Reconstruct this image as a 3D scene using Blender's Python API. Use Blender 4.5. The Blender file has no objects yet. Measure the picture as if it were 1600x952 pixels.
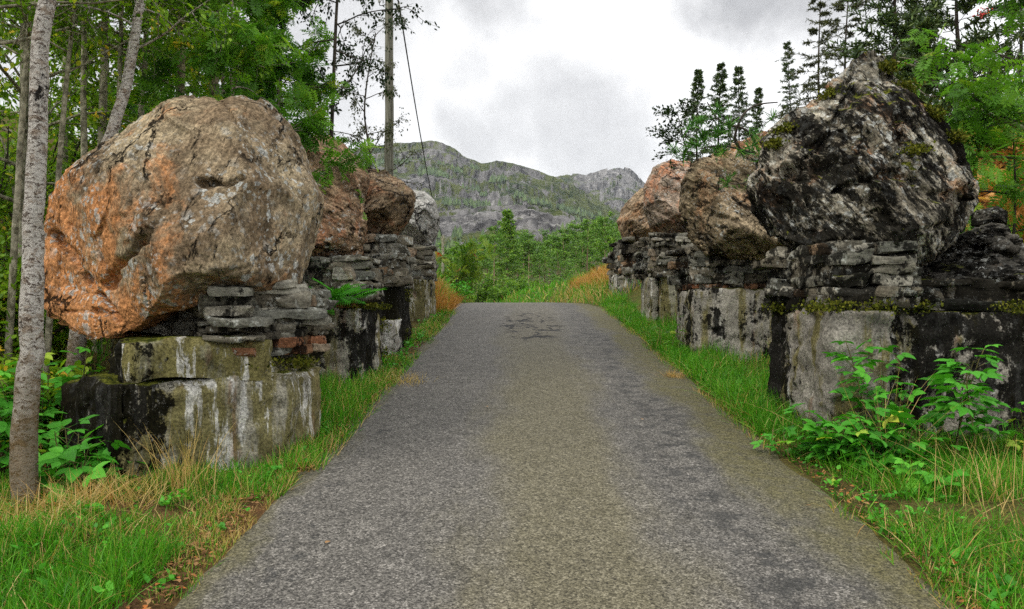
import bpy, bmesh, math
import numpy as np
from mathutils import Vector, Matrix

scene = bpy.context.scene
R = math.radians
W0, H0, F, EYE = 1600.0, 952.0, 1244.0, 1.65      # photograph size, focal length in its pixels, eye height
# ------------------------------------------------------------------ camera
cam_d = bpy.data.cameras.new('camera'); cam = bpy.data.objects.new('camera', cam_d)
scene.collection.objects.link(cam); scene.camera = cam
cam.location = (0, 0, EYE); cam.rotation_euler = (R(90), 0, 0)
cam_d.sensor_width = 36.0; cam_d.lens = 36.0 * F / W0
cam_d.clip_start = 0.05; cam_d.clip_end = 20000
# ------------------------------------------------------------------ light
SUN_EL, SUN_AZ = 50, 238          # elevation, compass bearing of the sun (0 = straight ahead, 90 = right)
world = bpy.data.worlds.new("World"); scene.world = world; world.use_nodes = True
sun_d = bpy.data.lights.new('sun', 'SUN'); sun = bpy.data.objects.new('sun', sun_d)
scene.collection.objects.link(sun)
sun_d.energy = 1.5; sun_d.angle = R(14); sun_d.color = (1.0, 0.95, 0.87)
sd = Vector((math.sin(R(SUN_AZ)) * math.cos(R(SUN_EL)), math.cos(R(SUN_AZ)) * math.cos(R(SUN_EL)), math.sin(R(SUN_EL))))
sun.rotation_euler = sd.to_track_quat('Z', 'Y').to_euler()
vs = scene.view_settings
vs.view_transform = 'Standard'; vs.look = 'None'; vs.gamma = 1.0; vs.use_curve_mapping = False
vs.exposure = 0.45
scene.cycles.use_denoising = False
scene.cycles.max_bounces = 6; scene.cycles.diffuse_bounces = 2; scene.cycles.glossy_bounces = 2
scene.cycles.transmission_bounces = 2; scene.cycles.transparent_max_bounces = 4
scene.cycles.sample_clamp_indirect = 4.0

# ------------------------------------------------------------------ node helper
class NT:
    def __init__(s, tree): s.t = tree; s.t.nodes.clear()
    def n(s, typ, ins=None, **props):
        nd = s.t.nodes.new(typ)
        for k, v in props.items(): setattr(nd, k, v)
        for k, v in (ins or {}).items():
            sk = nd.inputs[k]
            if hasattr(v, 'is_output'): s.t.links.new(v, sk)
            else: sk.default_value = v
        return nd
    def m(s, op, a, b=None, c=None, clamp=False):
        nd = s.n('ShaderNodeMath', operation=op, use_clamp=clamp)
        for i, v in enumerate((a, b, c)):
            if v is None: continue
            if hasattr(v, 'is_output'): s.t.links.new(v, nd.inputs[i])
            else: nd.inputs[i].default_value = v
        return nd.outputs[0]
    def vm(s, op, a, b=None):
        nd = s.n('ShaderNodeVectorMath', operation=op)
        for i, v in enumerate((a, b)):
            if v is None: continue
            if hasattr(v, 'is_output'): s.t.links.new(v, nd.inputs[i])
            else: nd.inputs[i].default_value = v
        return nd
    def mix(s, f, a, b, mode='MIX'):
        nd = s.n('ShaderNodeMix', data_type='RGBA', blend_type=mode)
        for i, v in ((0, f), (6, a), (7, b)):
            if hasattr(v, 'is_output'): s.t.links.new(v, nd.inputs[i])
            elif i == 0: nd.inputs[i].default_value = v
            else: nd.inputs[i].default_value = (*v, 1) if len(v) == 3 else v
        return nd.outputs[2]
    def ramp(s, f, stops, interp='LINEAR'):
        nd = s.n('ShaderNodeValToRGB', {0: f}); cr = nd.color_ramp; cr.interpolation = interp
        while len(cr.elements) < len(stops): cr.elements.new(0.5)
        for e, (p, c) in zip(cr.elements, stops):
            e.position = p; e.color = (c, c, c, 1) if not hasattr(c, '__len__') else (*c, 1)
        return nd.outputs[0]
    def sm(s, f, lo, hi, a=0.0, b=1.0):
        nd = s.n('ShaderNodeMapRange', {0: f, 1: lo, 2: hi, 3: a, 4: b}, interpolation_type='SMOOTHSTEP')
        return nd.outputs[0]
    def noise(s, v, sc, det=4, ro=0.55, dist=0.0):
        return s.n('ShaderNodeTexNoise', {'Vector': v, 'Scale': sc, 'Detail': det, 'Roughness': ro, 'Distortion': dist}).outputs[0]
    def voro(s, v, sc, feature='F1', rnd=1.0):
        return s.n('ShaderNodeTexVoronoi', {'Vector': v, 'Scale': sc, 'Randomness': rnd}, feature=feature)
    def map(s, v, loc=(0, 0, 0), rot=(0, 0, 0), sc=(1, 1, 1)):
        return s.n('ShaderNodeMapping', {0: v, 1: loc, 2: rot, 3: sc}).outputs[0]
    def xyz(s, v): return s.n('ShaderNodeSeparateXYZ', {0: v}).outputs
def newmat(name):
    m = bpy.data.materials.new(name); m.use_nodes = True
    return m, NT(m.node_tree)
def finish(N, col, rough, bump=None, bstr=0.5, bdist=0.02, spec=0.3):
    p = N.n('ShaderNodeBsdfPrincipled', {'Base Color': col, 'Roughness': rough, 'Specular IOR Level': spec})
    if bump is not None:
        b = N.n('ShaderNodeBump', {'Strength': bstr, 'Distance': bdist, 'Height': bump})
        N.t.links.new(b.outputs[0], p.inputs['Normal'])
    o = N.n('ShaderNodeOutputMaterial', {0: p.outputs[0]})
    return p

# ------------------------------------------------------------------ sky: overcast, thin and thick cloud
N = NT(world.node_tree)
sky = N.n('ShaderNodeTexSky', sky_type='NISHITA', sun_disc=False, sun_elevation=R(SUN_EL), sun_rotation=R(SUN_AZ))
dirv = N.vm('NORMALIZE', N.n('ShaderNodeTexCoord').outputs['Generated']).outputs[0]
warp = N.n('ShaderNodeTexNoise', {'Vector': dirv, 'Scale': 3.6, 'Detail': 9, 'Roughness': 0.6})
wv = N.vm('SCALE', N.vm('SUBTRACT', warp.outputs['Color'], (0.5, 0.5, 0.5)).outputs[0]); wv.inputs['Scale'].default_value = 0.26
wdir = N.vm('NORMALIZE', N.vm('ADD', dirv, wv.outputs[0]).outputs[0]).outputs[0]
def skydir(px, py): return Vector(((px - 800) / F, 1, -(py - 476) / F)).normalized()
thick = None
for (px, py, r, wgt) in ((620, -50, .125, .72), (760, -50, .11, .72), (560, 40, .10, .55), (820, 205, .075, .5), (900, 190, .11, .6), (965, 240, .10, .55), (740, 115, .045, .40), (650, 150, .05, .30), (740, 230, .07, .55),
                    (1165, -30, .085, .85), (1250, -60, .11, .85), (1400, 40, .08, .4), (300, 100, .3, .6)):
    d = N.vm('DOT_PRODUCT', wdir, tuple(skydir(px, py))).outputs['Value']
    ang = N.m('SQRT', N.m('MAXIMUM', N.m('SUBTRACT', 2.0, N.m('MULTIPLY', d, 2.0)), 0.0))
    b = N.m('MULTIPLY', N.sm(ang, r * 0.30, r * 1.25, 1.0, 0.0), wgt)
    thick = b if thick is None else N.m('MAXIMUM', thick, b)
el = N.xyz(dirv)[2]
far = N.noise(N.map(dirv, sc=(1, 1, 2.0)), 2.6, 6, 0.6)
gen = N.sm(far, 0.42, 0.68)
up = N.sm(el, 0.42, 0.62)
thick = N.m('MAXIMUM', thick, N.m('MULTIPLY', gen, up))
fine = N.noise(dirv, 22.0, 6, 0.7)
thick = N.m('ADD', thick, N.m('MULTIPLY', N.m('SUBTRACT', fine, 0.5), 0.40), clamp=True)
cloud = N.mix(thick, (11.8, 11.8, 11.8), (3.9, 3.9, 4.0))
zen = N.m('ADD', 1.0, N.m('MULTIPLY', N.sm(el, 0.36, 0.95), 1.1))
cloud = N.mix(1.0, cloud, N.n('ShaderNodeCombineColor', {0: zen, 1: zen, 2: zen}).outputs[0], 'MULTIPLY')
skyc = N.mix(0.94, sky.outputs[0], cloud)
N.n('ShaderNodeOutputWorld', {0: N.n('ShaderNodeBackground', {0: skyc, 1: 0.085}).outputs[0]})

# ------------------------------------------------------------------ numbers
def hsh(ix, iy, iz, seed):
    h = (ix.astype(np.uint32) * np.uint32(374761393)) ^ (iy.astype(np.uint32) * np.uint32(668265263)) ^ (iz.astype(np.uint32) * np.uint32(2147483647)) ^ np.uint32((seed * 2654435761) & 0xffffffff)
    h = (h ^ (h >> np.uint32(13))) * np.uint32(1274126177)
    h = (h ^ (h >> np.uint32(16))) * np.uint32(2246822519)
    return ((h ^ (h >> np.uint32(15))) & np.uint32(0xffffff)).astype(np.float32) / np.float32(0x7fffff) - 1.0
def vnoise(p, seed=0):
    p = np.asarray(p, np.float32); i = np.floor(p); f = p - i; i = i.astype(np.int64)
    u = f * f * f * (f * (f * 6 - 15) + 10)
    x, y, z = i[:, 0], i[:, 1], i[:, 2]; r = 0
    for dx in (0, 1):
        wx = u[:, 0] if dx else 1 - u[:, 0]
        for dy in (0, 1):
            wy = u[:, 1] if dy else 1 - u[:, 1]
            for dz in (0, 1):
                wz = u[:, 2] if dz else 1 - u[:, 2]
                r = r + wx * wy * wz * hsh(x + dx, y + dy, z + dz, seed)
    return r
def fbm(p, octv=4, seed=0, gain=0.5, lac=2.03):
    p = np.asarray(p, np.float32); a = 1.0; r = 0
    for k in range(octv):
        r = r + a * vnoise(p + 17.3 * k, seed + k * 7); p = p * lac; a *= gain
    return r
def ridged(p, octv=4, seed=0, gain=0.5, lac=2.1):
    p = np.asarray(p, np.float32); a = 1.0; r = 0
    for k in range(octv):
        r = r + a * (1 - 2 * np.abs(vnoise(p + 11.7 * k, seed + k * 5))); p = p * lac; a *= gain
    return r
def sstep(x, a, b):
    t = np.clip((np.asarray(x, float) - a) / (b - a), 0, 1); return t * t * (3 - 2 * t)
def P(px, py, d): return np.array(((px - 800) / F * d, d, EYE - (py - 476) / F * d))
SLOPE = 0.0836
def xc(y):
    y = np.asarray(y, float)
    return y * 0.0088 - 0.010 * np.clip(y - 17.5, 0, 40) ** 2 * np.where(y < 45, 1, 1)
def zr(y):
    y = np.asarray(y, float)
    up_ = SLOPE * np.minimum(y, 18.0) + SLOPE * 2.6 * (1 - np.exp(-np.clip(y - 18.0, 0, None) / 2.6))
    dn = sstep(y, 22.0, 75.0) * 3.3
    return up_ - dn
def ground(x, y):
    x = np.asarray(x, float); y = np.asarray(y, float)
    u = x - xc(y); zc = zr(y)
    l = np.clip(-u - 1.62, 0, None); r = np.clip(u - 2.05, 0, None)
    fade = 1 - sstep(y, 38, 70)
    h = 0.10 * np.minimum(l, 1.5) * 0.3 + 0.42 * np.clip(-np.asarray(x) - 4.2, 0, 18) * (1 - sstep(y, 22, 40))
    fr = sstep(y, 2.0, 8.0) * (1 - sstep(y, 15, 23)); xr = np.clip(np.asarray(x) - 4.5, 0, None)
    h = h + (0.82 * np.clip(xr, 0, 3.6) + 0.35 * np.clip(xr - 3.6, 0, 22)) * fr
    bk = sstep(y, 17.2, 20.5) * fade
    h = h + bk * (0.75 * np.clip(l, 0, 1.6) + 0.55 * np.clip(r, 0, 2.0))
    near = 1 - sstep(y, 60, 120)
    off = sstep(np.minimum(np.abs(u + 1.5), 9) * 0 + np.maximum(-u - 1.5, u - 1.95), 0.0, 0.6)
    sh = np.shape(u); pp = np.stack([np.ravel(x), np.ravel(y), np.zeros(np.size(u))], 1)
    bump = (fbm(pp * 0.9, 3, 3) * 0.05 + fbm(pp * 3.7, 2, 9) * 0.018).reshape(sh)
    return zc + h + bump * off * near + 0.012 * off

# ------------------------------------------------------------------ objects
col = scene.collection
def link(o, parent=None):
    col.objects.link(o)
    if parent is not None: o.parent = parent
    return o
def mesh(name, V, Fs, mats, parent=None, smooth=True, attrs=None, mi=None):
    """V (n,3); Fs list of (k,m) index arrays; one mesh object"""
    me = bpy.data.meshes.new(name); V = np.asarray(V, np.float32)
    Fs = [np.asarray(f, np.int32) for f in Fs if len(f)]
    me.vertices.add(len(V)); me.vertices.foreach_set('co', V.ravel())
    nl = sum(f.size for f in Fs); npoly = sum(len(f) for f in Fs)
    me.loops.add(nl); me.polygons.add(npoly)
    me.loops.foreach_set('vertex_index', np.concatenate([f.ravel() for f in Fs]))
    tot = np.concatenate([np.full(len(f), f.shape[1], np.int32) for f in Fs])
    st = np.concatenate([[0], np.cumsum(tot)[:-1]]).astype(np.int32)
    me.polygons.foreach_set('loop_start', st); me.polygons.foreach_set('loop_total', tot)
    if smooth: me.polygons.foreach_set('use_smooth', np.ones(npoly, bool))
    if mi is not None: me.polygons.foreach_set('material_index', np.asarray(mi, np.int32))
    for k, v in (attrs or {}).items():
        a = me.attributes.new(k, 'FLOAT', 'POINT'); a.data.foreach_set('value', np.asarray(v, np.float32))
    for m in (mats if isinstance(mats, (list, tuple)) else [mats]): me.materials.append(m)
    me.update(calc_edges=True); me.validate()
    return link(bpy.data.objects.new(name, me), parent)
def tag(o, label, cat, group=None):
    o['label'] = label; o['category'] = cat
    if group: o['group'] = group
    return o
def kind(o, k): o['kind'] = k; return o
def thing(name, label, cat, loc=(0, 0, 0), group=None):
    return tag(link(bpy.data.objects.new(name, None)), label, cat, group) if tuple(loc) == (0, 0, 0) else _th(name, label, cat, loc, group)
def _th(name, label, cat, loc, group):
    o = tag(link(bpy.data.objects.new(name, None)), label, cat, group); o.location = [float(c) for c in loc]; return o
def dup(root, label, loc, rotz=0, sc=1.0, group=None):
    r = root.copy(); col.objects.link(r)
    r.location = [float(c) for c in loc]; r.rotation_euler = (0, 0, rotz); r.scale = (sc, sc, sc) if not hasattr(sc, '__len__') else sc
    r['label'] = label
    if group: r['group'] = group
    for ch in list(root.children):
        c = ch.copy(); col.objects.link(c); c.parent = r
    return r
class Acc:
    def __init__(s): s.V = []; s.Q = []; s.T = []; s.A = []; s.n = 0
    def add(s, V, Q=None, T=None, a=0.0):
        V = np.asarray(V, np.float32); s.V.append(V)
        if Q is not None and len(Q): s.Q.append(np.asarray(Q, np.int64) + s.n)
        if T is not None and len(T): s.T.append(np.asarray(T, np.int64) + s.n)
        s.A.append(np.broadcast_to(np.asarray(a, np.float32), (len(V),)).copy()); s.n += len(V)
    def build(s, name, mats, parent=None, smooth=True, origin=None):
        V = np.concatenate(s.V); 
        if origin is not None: V = V - np.asarray(origin, np.float32)
        Fs = ([np.concatenate(s.Q)] if s.Q else []) + ([np.concatenate(s.T)] if s.T else [])
        return mesh(name, V, Fs, mats, parent, smooth, {'rnd': np.concatenate(s.A)})
def tube(acc, pts, rad, k=6, a=0.0, rough=0.0, seed=0):
    pts = np.asarray(pts, float); n = len(pts); rad = np.broadcast_to(np.asarray(rad, float), (n,))
    t = np.gradient(pts, axis=0); t /= np.linalg.norm(t, axis=1, keepdims=True) + 1e-9
    ref = np.array((1.0, 0, 0)) if abs(t[0, 0]) < 0.8 else np.array((0, 1.0, 0))
    b1 = np.cross(t, ref); b1 /= np.linalg.norm(b1, axis=1, keepdims=True) + 1e-9; b2 = np.cross(t, b1)
    an = np.arange(k) * 2 * math.pi / k
    rr = rad[:, None, None] * np.ones((n, k, 1))
    V = pts[:, None, :] + rr * (b1[:, None, :] * np.cos(an)[None, :, None] + b2[:, None, :] * np.sin(an)[None, :, None])
    if rough: 
        pf = V.reshape(-1, 3); d = V - pts[:, None, :]
        V = V + d * (fbm(pf * np.array((9, 9, 5)), 3, seed) * rough).reshape(n, k, 1)
    i = np.arange(n - 1)[:, None] * k; j = np.arange(k)[None, :]; j2 = (j + 1) % k
    Q = np.stack([i + j, i + j2, i + k + j2, i + k + j], -1).reshape(-1, 4)
    V = V.reshape(-1, 3)
    cap = np.array([[ (n - 1) * k + q for q in range(k)]])
    acc.add(V, Q, None, a)
def leaves(acc, tmpl, Q, pos, dirs, size, rnd, rng, flat=0.6):
    pos = np.asarray(pos, float); n = len(pos); 
    if n == 0: return
    y = np.asarray(dirs, float); y = y / (np.linalg.norm(y, axis=1, keepdims=True) + 1e-9)
    nz = rng.normal(size=(n, 3)); nz[:, 2] = np.abs(nz[:, 2]) + flat * 2
    x = np.cross(y, nz); x /= np.linalg.norm(x, axis=1, keepdims=True) + 1e-9; z = np.cross(x, y)
    size = np.broadcast_to(np.asarray(size, float), (n,))
    T = np.asarray(tmpl, float)
    V = pos[:, None, :] + size[:, None, None] * (T[None, :, 0:1] * x[:, None] + T[None, :, 1:2] * y[:, None] + T[None, :, 2:3] * z[:, None])
    m = len(T); Qa = np.asarray(Q); QQ = (np.arange(n)[:, None, None] * m + Qa[None]).reshape(-1, Qa.shape[1])
    acc.add(V.reshape(-1, 3), QQ if Qa.shape[1] == 4 else None, QQ if Qa.shape[1] == 3 else None, np.repeat(np.asarray(rnd), m))
# leaf shapes: x across, y along (length 1), z up
OVATE = (np.array([(0, 0, 0), (.26, .3, .05), (.24, .62, .03), (0, 1, -.08), (-.24, .62, .03), (-.26, .3, .05), (0, .45, -.04)]), np.array([(0, 1, 2, 6), (6, 2, 3, 4), (0, 6, 4, 5)]))
SIMPLE = (np.array([(0, 0, 0), (.27, .45, .05), (0, 1, -.05), (-.27, .45, .05)]), np.array([(0, 1, 2, 3)]))
def _pinnate(npair=5, ll=.40, w=.075):
    V, Q = [], []
    def lf(b, d, L, ww):
        d = np.array(d) / np.linalg.norm(d); s = np.array((-d[1], d[0], 0)); k = len(V); b = np.array(b)
        V.extend([b, b + d * L * .45 + s * ww + (0, 0, .02), b + d * L + (0, 0, -.05), b + d * L * .45 - s * ww + (0, 0, .02)]); Q.append((k, k + 1, k + 2, k + 3))
    for i in range(npair):
        t = .22 + .66 * i / (npair - 1); L = ll * (0.75 + .35 * math.sin(math.pi * (i + 1) / (npair + 1)))
        for sg in (-1, 1): lf((0, t, -.12 * t * t), (sg * 1.0, .45, 0), L, w)
    lf((0, .9, -.1), (0, 1, 0), ll * .8, w)
    k = len(V); V.extend([np.array((-.012, 0, 0)), np.array((.012, 0, 0)), np.array((.008, .9, -.1)), np.array((-.008, .9, -.1))]); Q.append((k, k + 1, k + 2, k + 3))
    return np.array([np.asarray(v, float) for v in V]), np.array(Q)
ROWAN = _pinnate()
FERN = _pinnate(11, .34, .035)
NEEDLE = (np.array([(-.012, 0, 0), (.012, 0, 0), (.010, 1, 0), (-.010, 1, 0)]), np.array([(0, 1, 2, 3)]))
# a crinkled three-lobed bramble leaf: three toothed leaflets
def _tri():
    V, Q = [], []
    for (bx, by, ang, L) in ((0, .42, 0, .62), (.03, .36, 62, .52), (-.03, .36, -62, .52)):
        k = len(V); ca, sa = math.cos(R(ang)), math.sin(R(ang))
        o = [(0, 0, 0), (.22, .2, .05), (.33, .45, .035), (.22, .74, .02), (0, 1.06, -.12), (-.22, .74, .02), (-.33, .45, .035), (-.22, .2, .05), (0, .25, -.03), (0, .5, -.05), (0, .78, -.07)]
        for (x, y, z) in o: V.append((bx + (x * ca + y * sa) * L, by + (-x * sa + y * ca) * L, z * L - .04 * y))
        Q += [(k, k + 1, k + 2, k + 8), (k + 8, k + 2, k + 3, k + 9), (k + 9, k + 3, k + 4, k + 10), (k + 9, k + 10, k + 5, k + 5) if False else (k + 10, k + 4, k + 5, k + 9), (k + 9, k + 5, k + 6, k + 8), (k + 8, k + 6, k + 7, k)]
    k = len(V); V += [(-.012, 0, 0), (.012, 0, 0), (.01, .45, 0), (-.01, .45, 0)]; Q.append((k, k + 1, k + 2, k + 3))
    return np.array(V), np.array(Q)
BRAMBLE = _tri()
# ------------------------------------------------------------------ materials
def mat_rock(name, c1, c2, rust=(.32, .12, .035), rust_amt=.5, rust_dir=(0, 0, 0), pale=.5, black=.5, moss=.5, srot=(0, 0, 0), sstr=.5, seed=0, under=0.0):
    m, N = newmat(name)
    co = N.n('ShaderNodeTexCoord').outputs['Object']; v = N.map(co, loc=(seed * 3.7, seed * 1.9, seed * 5.1))
    gn = N.xyz(N.n('ShaderNodeNewGeometry').outputs['Normal'])
    big = N.noise(v, 1.3, 9, .62, .4); mid = N.noise(v, 5.5, 9, .68); fine = N.noise(v, 38, 5, .7)
    sv = N.map(N.map(v, rot=srot), sc=(1.3, 1.3, 11)); st = N.noise(sv, 1.5, 9, .68, .35)
    c = N.mix(N.sm(big, .38, .62), c1, c2)
    c = N.mix(1.0, c, N.ramp(st, [(.28, 1 - .85 * sstr), (.5, .95), (.72, 1 + .9 * sstr)]), 'MULTIPLY')
    c = N.mix(1.0, c, N.ramp(mid, [(.3, .5), (.5, 1.0), (.72, 1.45)]), 'MULTIPLY')
    rb = N.vm('DOT_PRODUCT', co, rust_dir).outputs['Value']
    rm = N.m('ADD', N.noise(N.map(v, loc=(7, 3, 1)), 1.9, 8, .7, .5), rb)
    rm = N.sm(rm, .68 - .4 * rust_amt, .86 - .4 * rust_amt)
    rc = N.mix(N.sm(N.noise(v, 9, 6, .7), .35, .65), rust, tuple(q * 1.75 for q in rust))
    c = N.mix(N.m('MULTIPLY', rm, .88), c, rc)
    c = N.mix(1.0, c, N.ramp(N.noise(sv, 4.2, 6, .75), [(.3, .62), (.52, 1.0), (.75, 1.35)]), 'MULTIPLY')
    # pale crustose lichen: clustered round blotches
    wv_ = N.vm('ADD', v, N.vm('SCALE', N.n('ShaderNodeTexNoise', {'Vector': v, 'Scale': 9.0, 'Detail': 5, 'Roughness': .7}).outputs['Color']).outputs[0])
    wv_.inputs[1].links[0].from_node.inputs['Scale'].default_value = .16
    vd = N.voro(wv_.outputs[0], 7.5).outputs['Distance']; vd2 = N.voro(wv_.outputs[0], 19).outputs['Distance']
    cl = N.sm(N.noise(N.map(v, loc=(2, 9, 4)), 2.2, 4, .6), .50 - .16 * pale, .66 - .10 * pale)
    li = N.m('MULTIPLY', N.m('MAXIMUM', N.sm(vd, .17 + .22 * pale, .12 + .20 * pale), N.sm(vd2, .24 + .16 * pale, .2 + .14 * pale)), cl)
    lc = N.mix(N.noise(v, 6, 3), (.26, .27, .25), (.52, .53, .50))
    c = N.mix(N.m('MULTIPLY', li, .8), c, lc)
    # black lichen / algae, running with the foliation
    bf = N.noise(N.map(sv, loc=(5, 5, 5), sc=(1, 1, .55)), 4.5, 8, .78, .4); v2 = N.map(N.map(v, rot=srot), loc=(1, 8, 3), sc=(1, 1, 2.6)); bw = N.noise(v2, 1.5, 9, .72, .3); bm_ = N.noise(N.map(v2, loc=(6, 1, 3)), 8, 7, .75)
    bn = N.m('ADD', N.m('ADD', N.m('MULTIPLY', bf, .30), N.m('MULTIPLY', bw, .48)), N.m('MULTIPLY', bm_, .22))
    bl = N.sm(bn, .625 - .2 * black, .665 - .2 * black)
    c = N.mix(N.m('MULTIPLY', bl, .93), c, (.003, .003, .0025))
    # hairline joints
    wj = N.vm('ADD', N.map(v, rot=srot), N.vm('SCALE', N.n('ShaderNodeTexNoise', {'Vector': v, 'Scale': 2.5, 'Detail': 7, 'Roughness': .65}).outputs['Color']).outputs[0]); wj.inputs[1].links[0].from_node.inputs['Scale'].default_value = .55
    jd = N.voro(N.map(wj.outputs[0], sc=(1, 1, 2.4)), 1.25, 'DISTANCE_TO_EDGE').outputs['Distance']; jm = N.sm(N.noise(N.map(v, loc=(8, 8, 2)), 1.5, 4), .44, .56)
    jt = N.m('MULTIPLY', N.sm(jd, .030, .010), jm); c = N.mix(N.m('MULTIPLY', jt, .92), c, (.006, .005, .004))
    # speckle
    c = N.mix(1.0, c, N.ramp(fine, [(.34, .42), (.5, 1.0), (.66, 1.7)]), 'MULTIPLY')
    # moss on shelves and crown
    mo = N.m('ADD', N.m('MULTIPLY', gn[2], .55), N.m('MULTIPLY', N.noise(N.map(v, loc=(4, 4, 9)), 2.8, 6, .65), .9))
    mo = N.sm(mo, 1.18 - .38 * moss, 1.26 - .38 * moss)
    c = N.mix(mo, c, N.mix(N.sm(N.noise(v, 30, 4), .4, .6), (.022, .03, .004), (.125, .13, .018)))
    h = N.m('ADD', N.m('ADD', N.m('MULTIPLY', st, .55), N.m('MULTIPLY', mid, .55)), N.m('ADD', N.m('MULTIPLY', fine, .22), N.m('MULTIPLY', N.noise(sv, 5, 7, .7), .35)))
    h = N.m('SUBTRACT', N.m('ADD', h, N.m('MULTIPLY', mo, .15)), N.m('MULTIPLY', jt, .8))
    finish(N, c, .9, h, 1.0, .032, .04)
    return m
def mat_concrete(name, black=.5, bdir=(0, 0, 0), white=.5, olive=.5, flute=0.0, seed=0, base=(.26, .245, .20)):
    m, N = newmat(name)
    co = N.n('ShaderNodeTexCoord').outputs['Object']; v = N.map(co, loc=(seed * 2.3, seed * 4.1, seed * 1.7))
    geo = N.n('ShaderNodeNewGeometry'); gn = N.xyz(geo.outputs['Normal'])
    sv = N.map(v, sc=(5.5, 5.5, .8)); fine = N.noise(v, 55, 6, .72); mid = N.noise(v, 7, 9, .68)
    c = N.mix(N.noise(v, 2.2, 8, .6), tuple(q * .62 for q in base), tuple(q * 1.35 for q in base))
    c = N.mix(N.m('MULTIPLY', N.sm(N.noise(N.map(sv, loc=(3, 1, 0)), .9, 6, .6), .58 - .2 * olive, .68 - .2 * olive), .8), c, (.125, .108, .03))
    c = N.mix(N.m('MULTIPLY', N.sm(N.noise(N.map(sv, loc=(9, 4, 2)), 1.2, 8, .7), .64 - .2 * white, .70 - .2 * white), .85), c, (.50, .49, .45))
    c = N.mix(N.m('MULTIPLY', N.sm(N.noise(N.map(sv, loc=(1, 2, 7)), .8, 5, .6), .58, .66), .45), c, (.16, .075, .035))
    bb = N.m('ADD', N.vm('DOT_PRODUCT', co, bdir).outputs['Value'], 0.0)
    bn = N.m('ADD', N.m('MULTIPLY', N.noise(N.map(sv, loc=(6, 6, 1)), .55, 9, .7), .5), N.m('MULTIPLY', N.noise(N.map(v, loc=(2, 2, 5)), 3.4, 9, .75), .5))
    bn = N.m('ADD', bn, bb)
    c = N.mix(N.m('MULTIPLY', N.sm(bn, .655 - .22 * black, .685 - .22 * black), .95), c, (.0025, .0025, .002))  # black algae stains, also painting in the shade below the overhangs
    c = N.mix(N.m('MULTIPLY', N.sm(N.noise(N.map(v, sc=(1, 1, .6)), 17, 8, .8), .585, .64), .75), c, (.17, .165, .145))
    c = N.mix(1.0, c, N.ramp(mid, [(.3, .5), (.5, 1), (.7, 1.4)]), 'MULTIPLY')
    c = N.mix(1.0, c, N.ramp(fine, [(.34, .40), (.5, 1), (.66, 1.65)]), 'MULTIPLY')
    mo = N.m('ADD', N.m('MULTIPLY', gn[2], .6), N.m('MULTIPLY', N.noise(v, 3.5, 6, .65), .8))
    c = N.mix(N.sm(mo, .86, .98), c, N.mix(N.sm(N.noise(v, 30, 4), .4, .6), (.02, .026, .004), (.10, .105, .015)))
    h = N.m('ADD', N.m('MULTIPLY', mid, .6), N.m('MULTIPLY', fine, .25))
    h = N.m('ADD', h, N.m('MULTIPLY', N.noise(sv, 1.6, 7, .65), .5 + flute))
    finish(N, c, .92, h, 1.0, .03, .04)
    return m
def mat_masonry(name, black=.4, seed=0, lic=.5):
    m, N = newmat(name)
    co = N.n('ShaderNodeTexCoord').outputs['Object']; v = N.map(co, loc=(seed * 2.3, seed * 4.1, seed * 1.7))
    gn = N.xyz(N.n('ShaderNodeNewGeometry').outputs['Normal'])
    r = N.n('ShaderNodeAttribute', attribute_name='rnd').outputs['Fac']
    mid = N.noise(v, 9, 8, .68); fine = N.noise(v, 48, 5, .7); sv = N.map(v, sc=(3, 3, 22))
    c = N.ramp(r, [(0, (.06, .053, .04)), (.25, (.17, .15, .11)), (.5, (.12, .12, .10)), (.72, (.30, .28, .225)), (.86, (.20, .13, .075)), (.95, (.21, .095, .05)), (1.0, (.27, .115, .058))], 'LINEAR')
    c = N.mix(1.0, c, N.ramp(N.noise(sv, 1.4, 6, .65), [(.3, .5), (.5, 1), (.72, 1.5)]), 'MULTIPLY')
    li = N.m('MULTIPLY', N.sm(N.noise(v, 14, 5, .7), .60 - .1 * lic, .66 - .1 * lic), N.sm(N.noise(v, 2.1, 3), .42, .6))
    c = N.mix(N.m('MULTIPLY', li, .8), c, (.42, .43, .39))
    bn = N.m('ADD', N.m('MULTIPLY', N.noise(N.map(v, sc=(1, 1, .5)), 2.4, 8, .7), .6), N.m('MULTIPLY', N.noise(v, 9, 6, .7), .4))
    c = N.mix(N.m('MULTIPLY', N.sm(bn, .63 - .2 * black, .67 - .2 * black), .92), c, (.003, .003, .0025))
    c = N.mix(1.0, c, N.ramp(mid, [(.3, .5), (.5, 1), (.7, 1.5)]), 'MULTIPLY')
    c = N.mix(1.0, c, N.ramp(fine, [(.3, .5), (.5, 1), (.7, 1.5)]), 'MULTIPLY')
    mo = N.m('ADD', N.m('MULTIPLY', gn[2], .5), N.m('MULTIPLY', N.noise(v, 2.6, 6, .65), .9))
    c = N.mix(N.sm(mo, .98, 1.06), c, N.mix(N.sm(N.noise(v, 30, 4), .4, .6), (.02, .026, .004), (.10, .105, .015)))
    finish(N, c, .9, N.m('ADD', N.m('ADD', N.m('MULTIPLY', mid, .6), N.m('MULTIPLY', fine, .25)), N.m('MULTIPLY', N.noise(sv, 1.4, 6, .65), .5)), 1.0, .025, .04)
    return m
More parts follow.
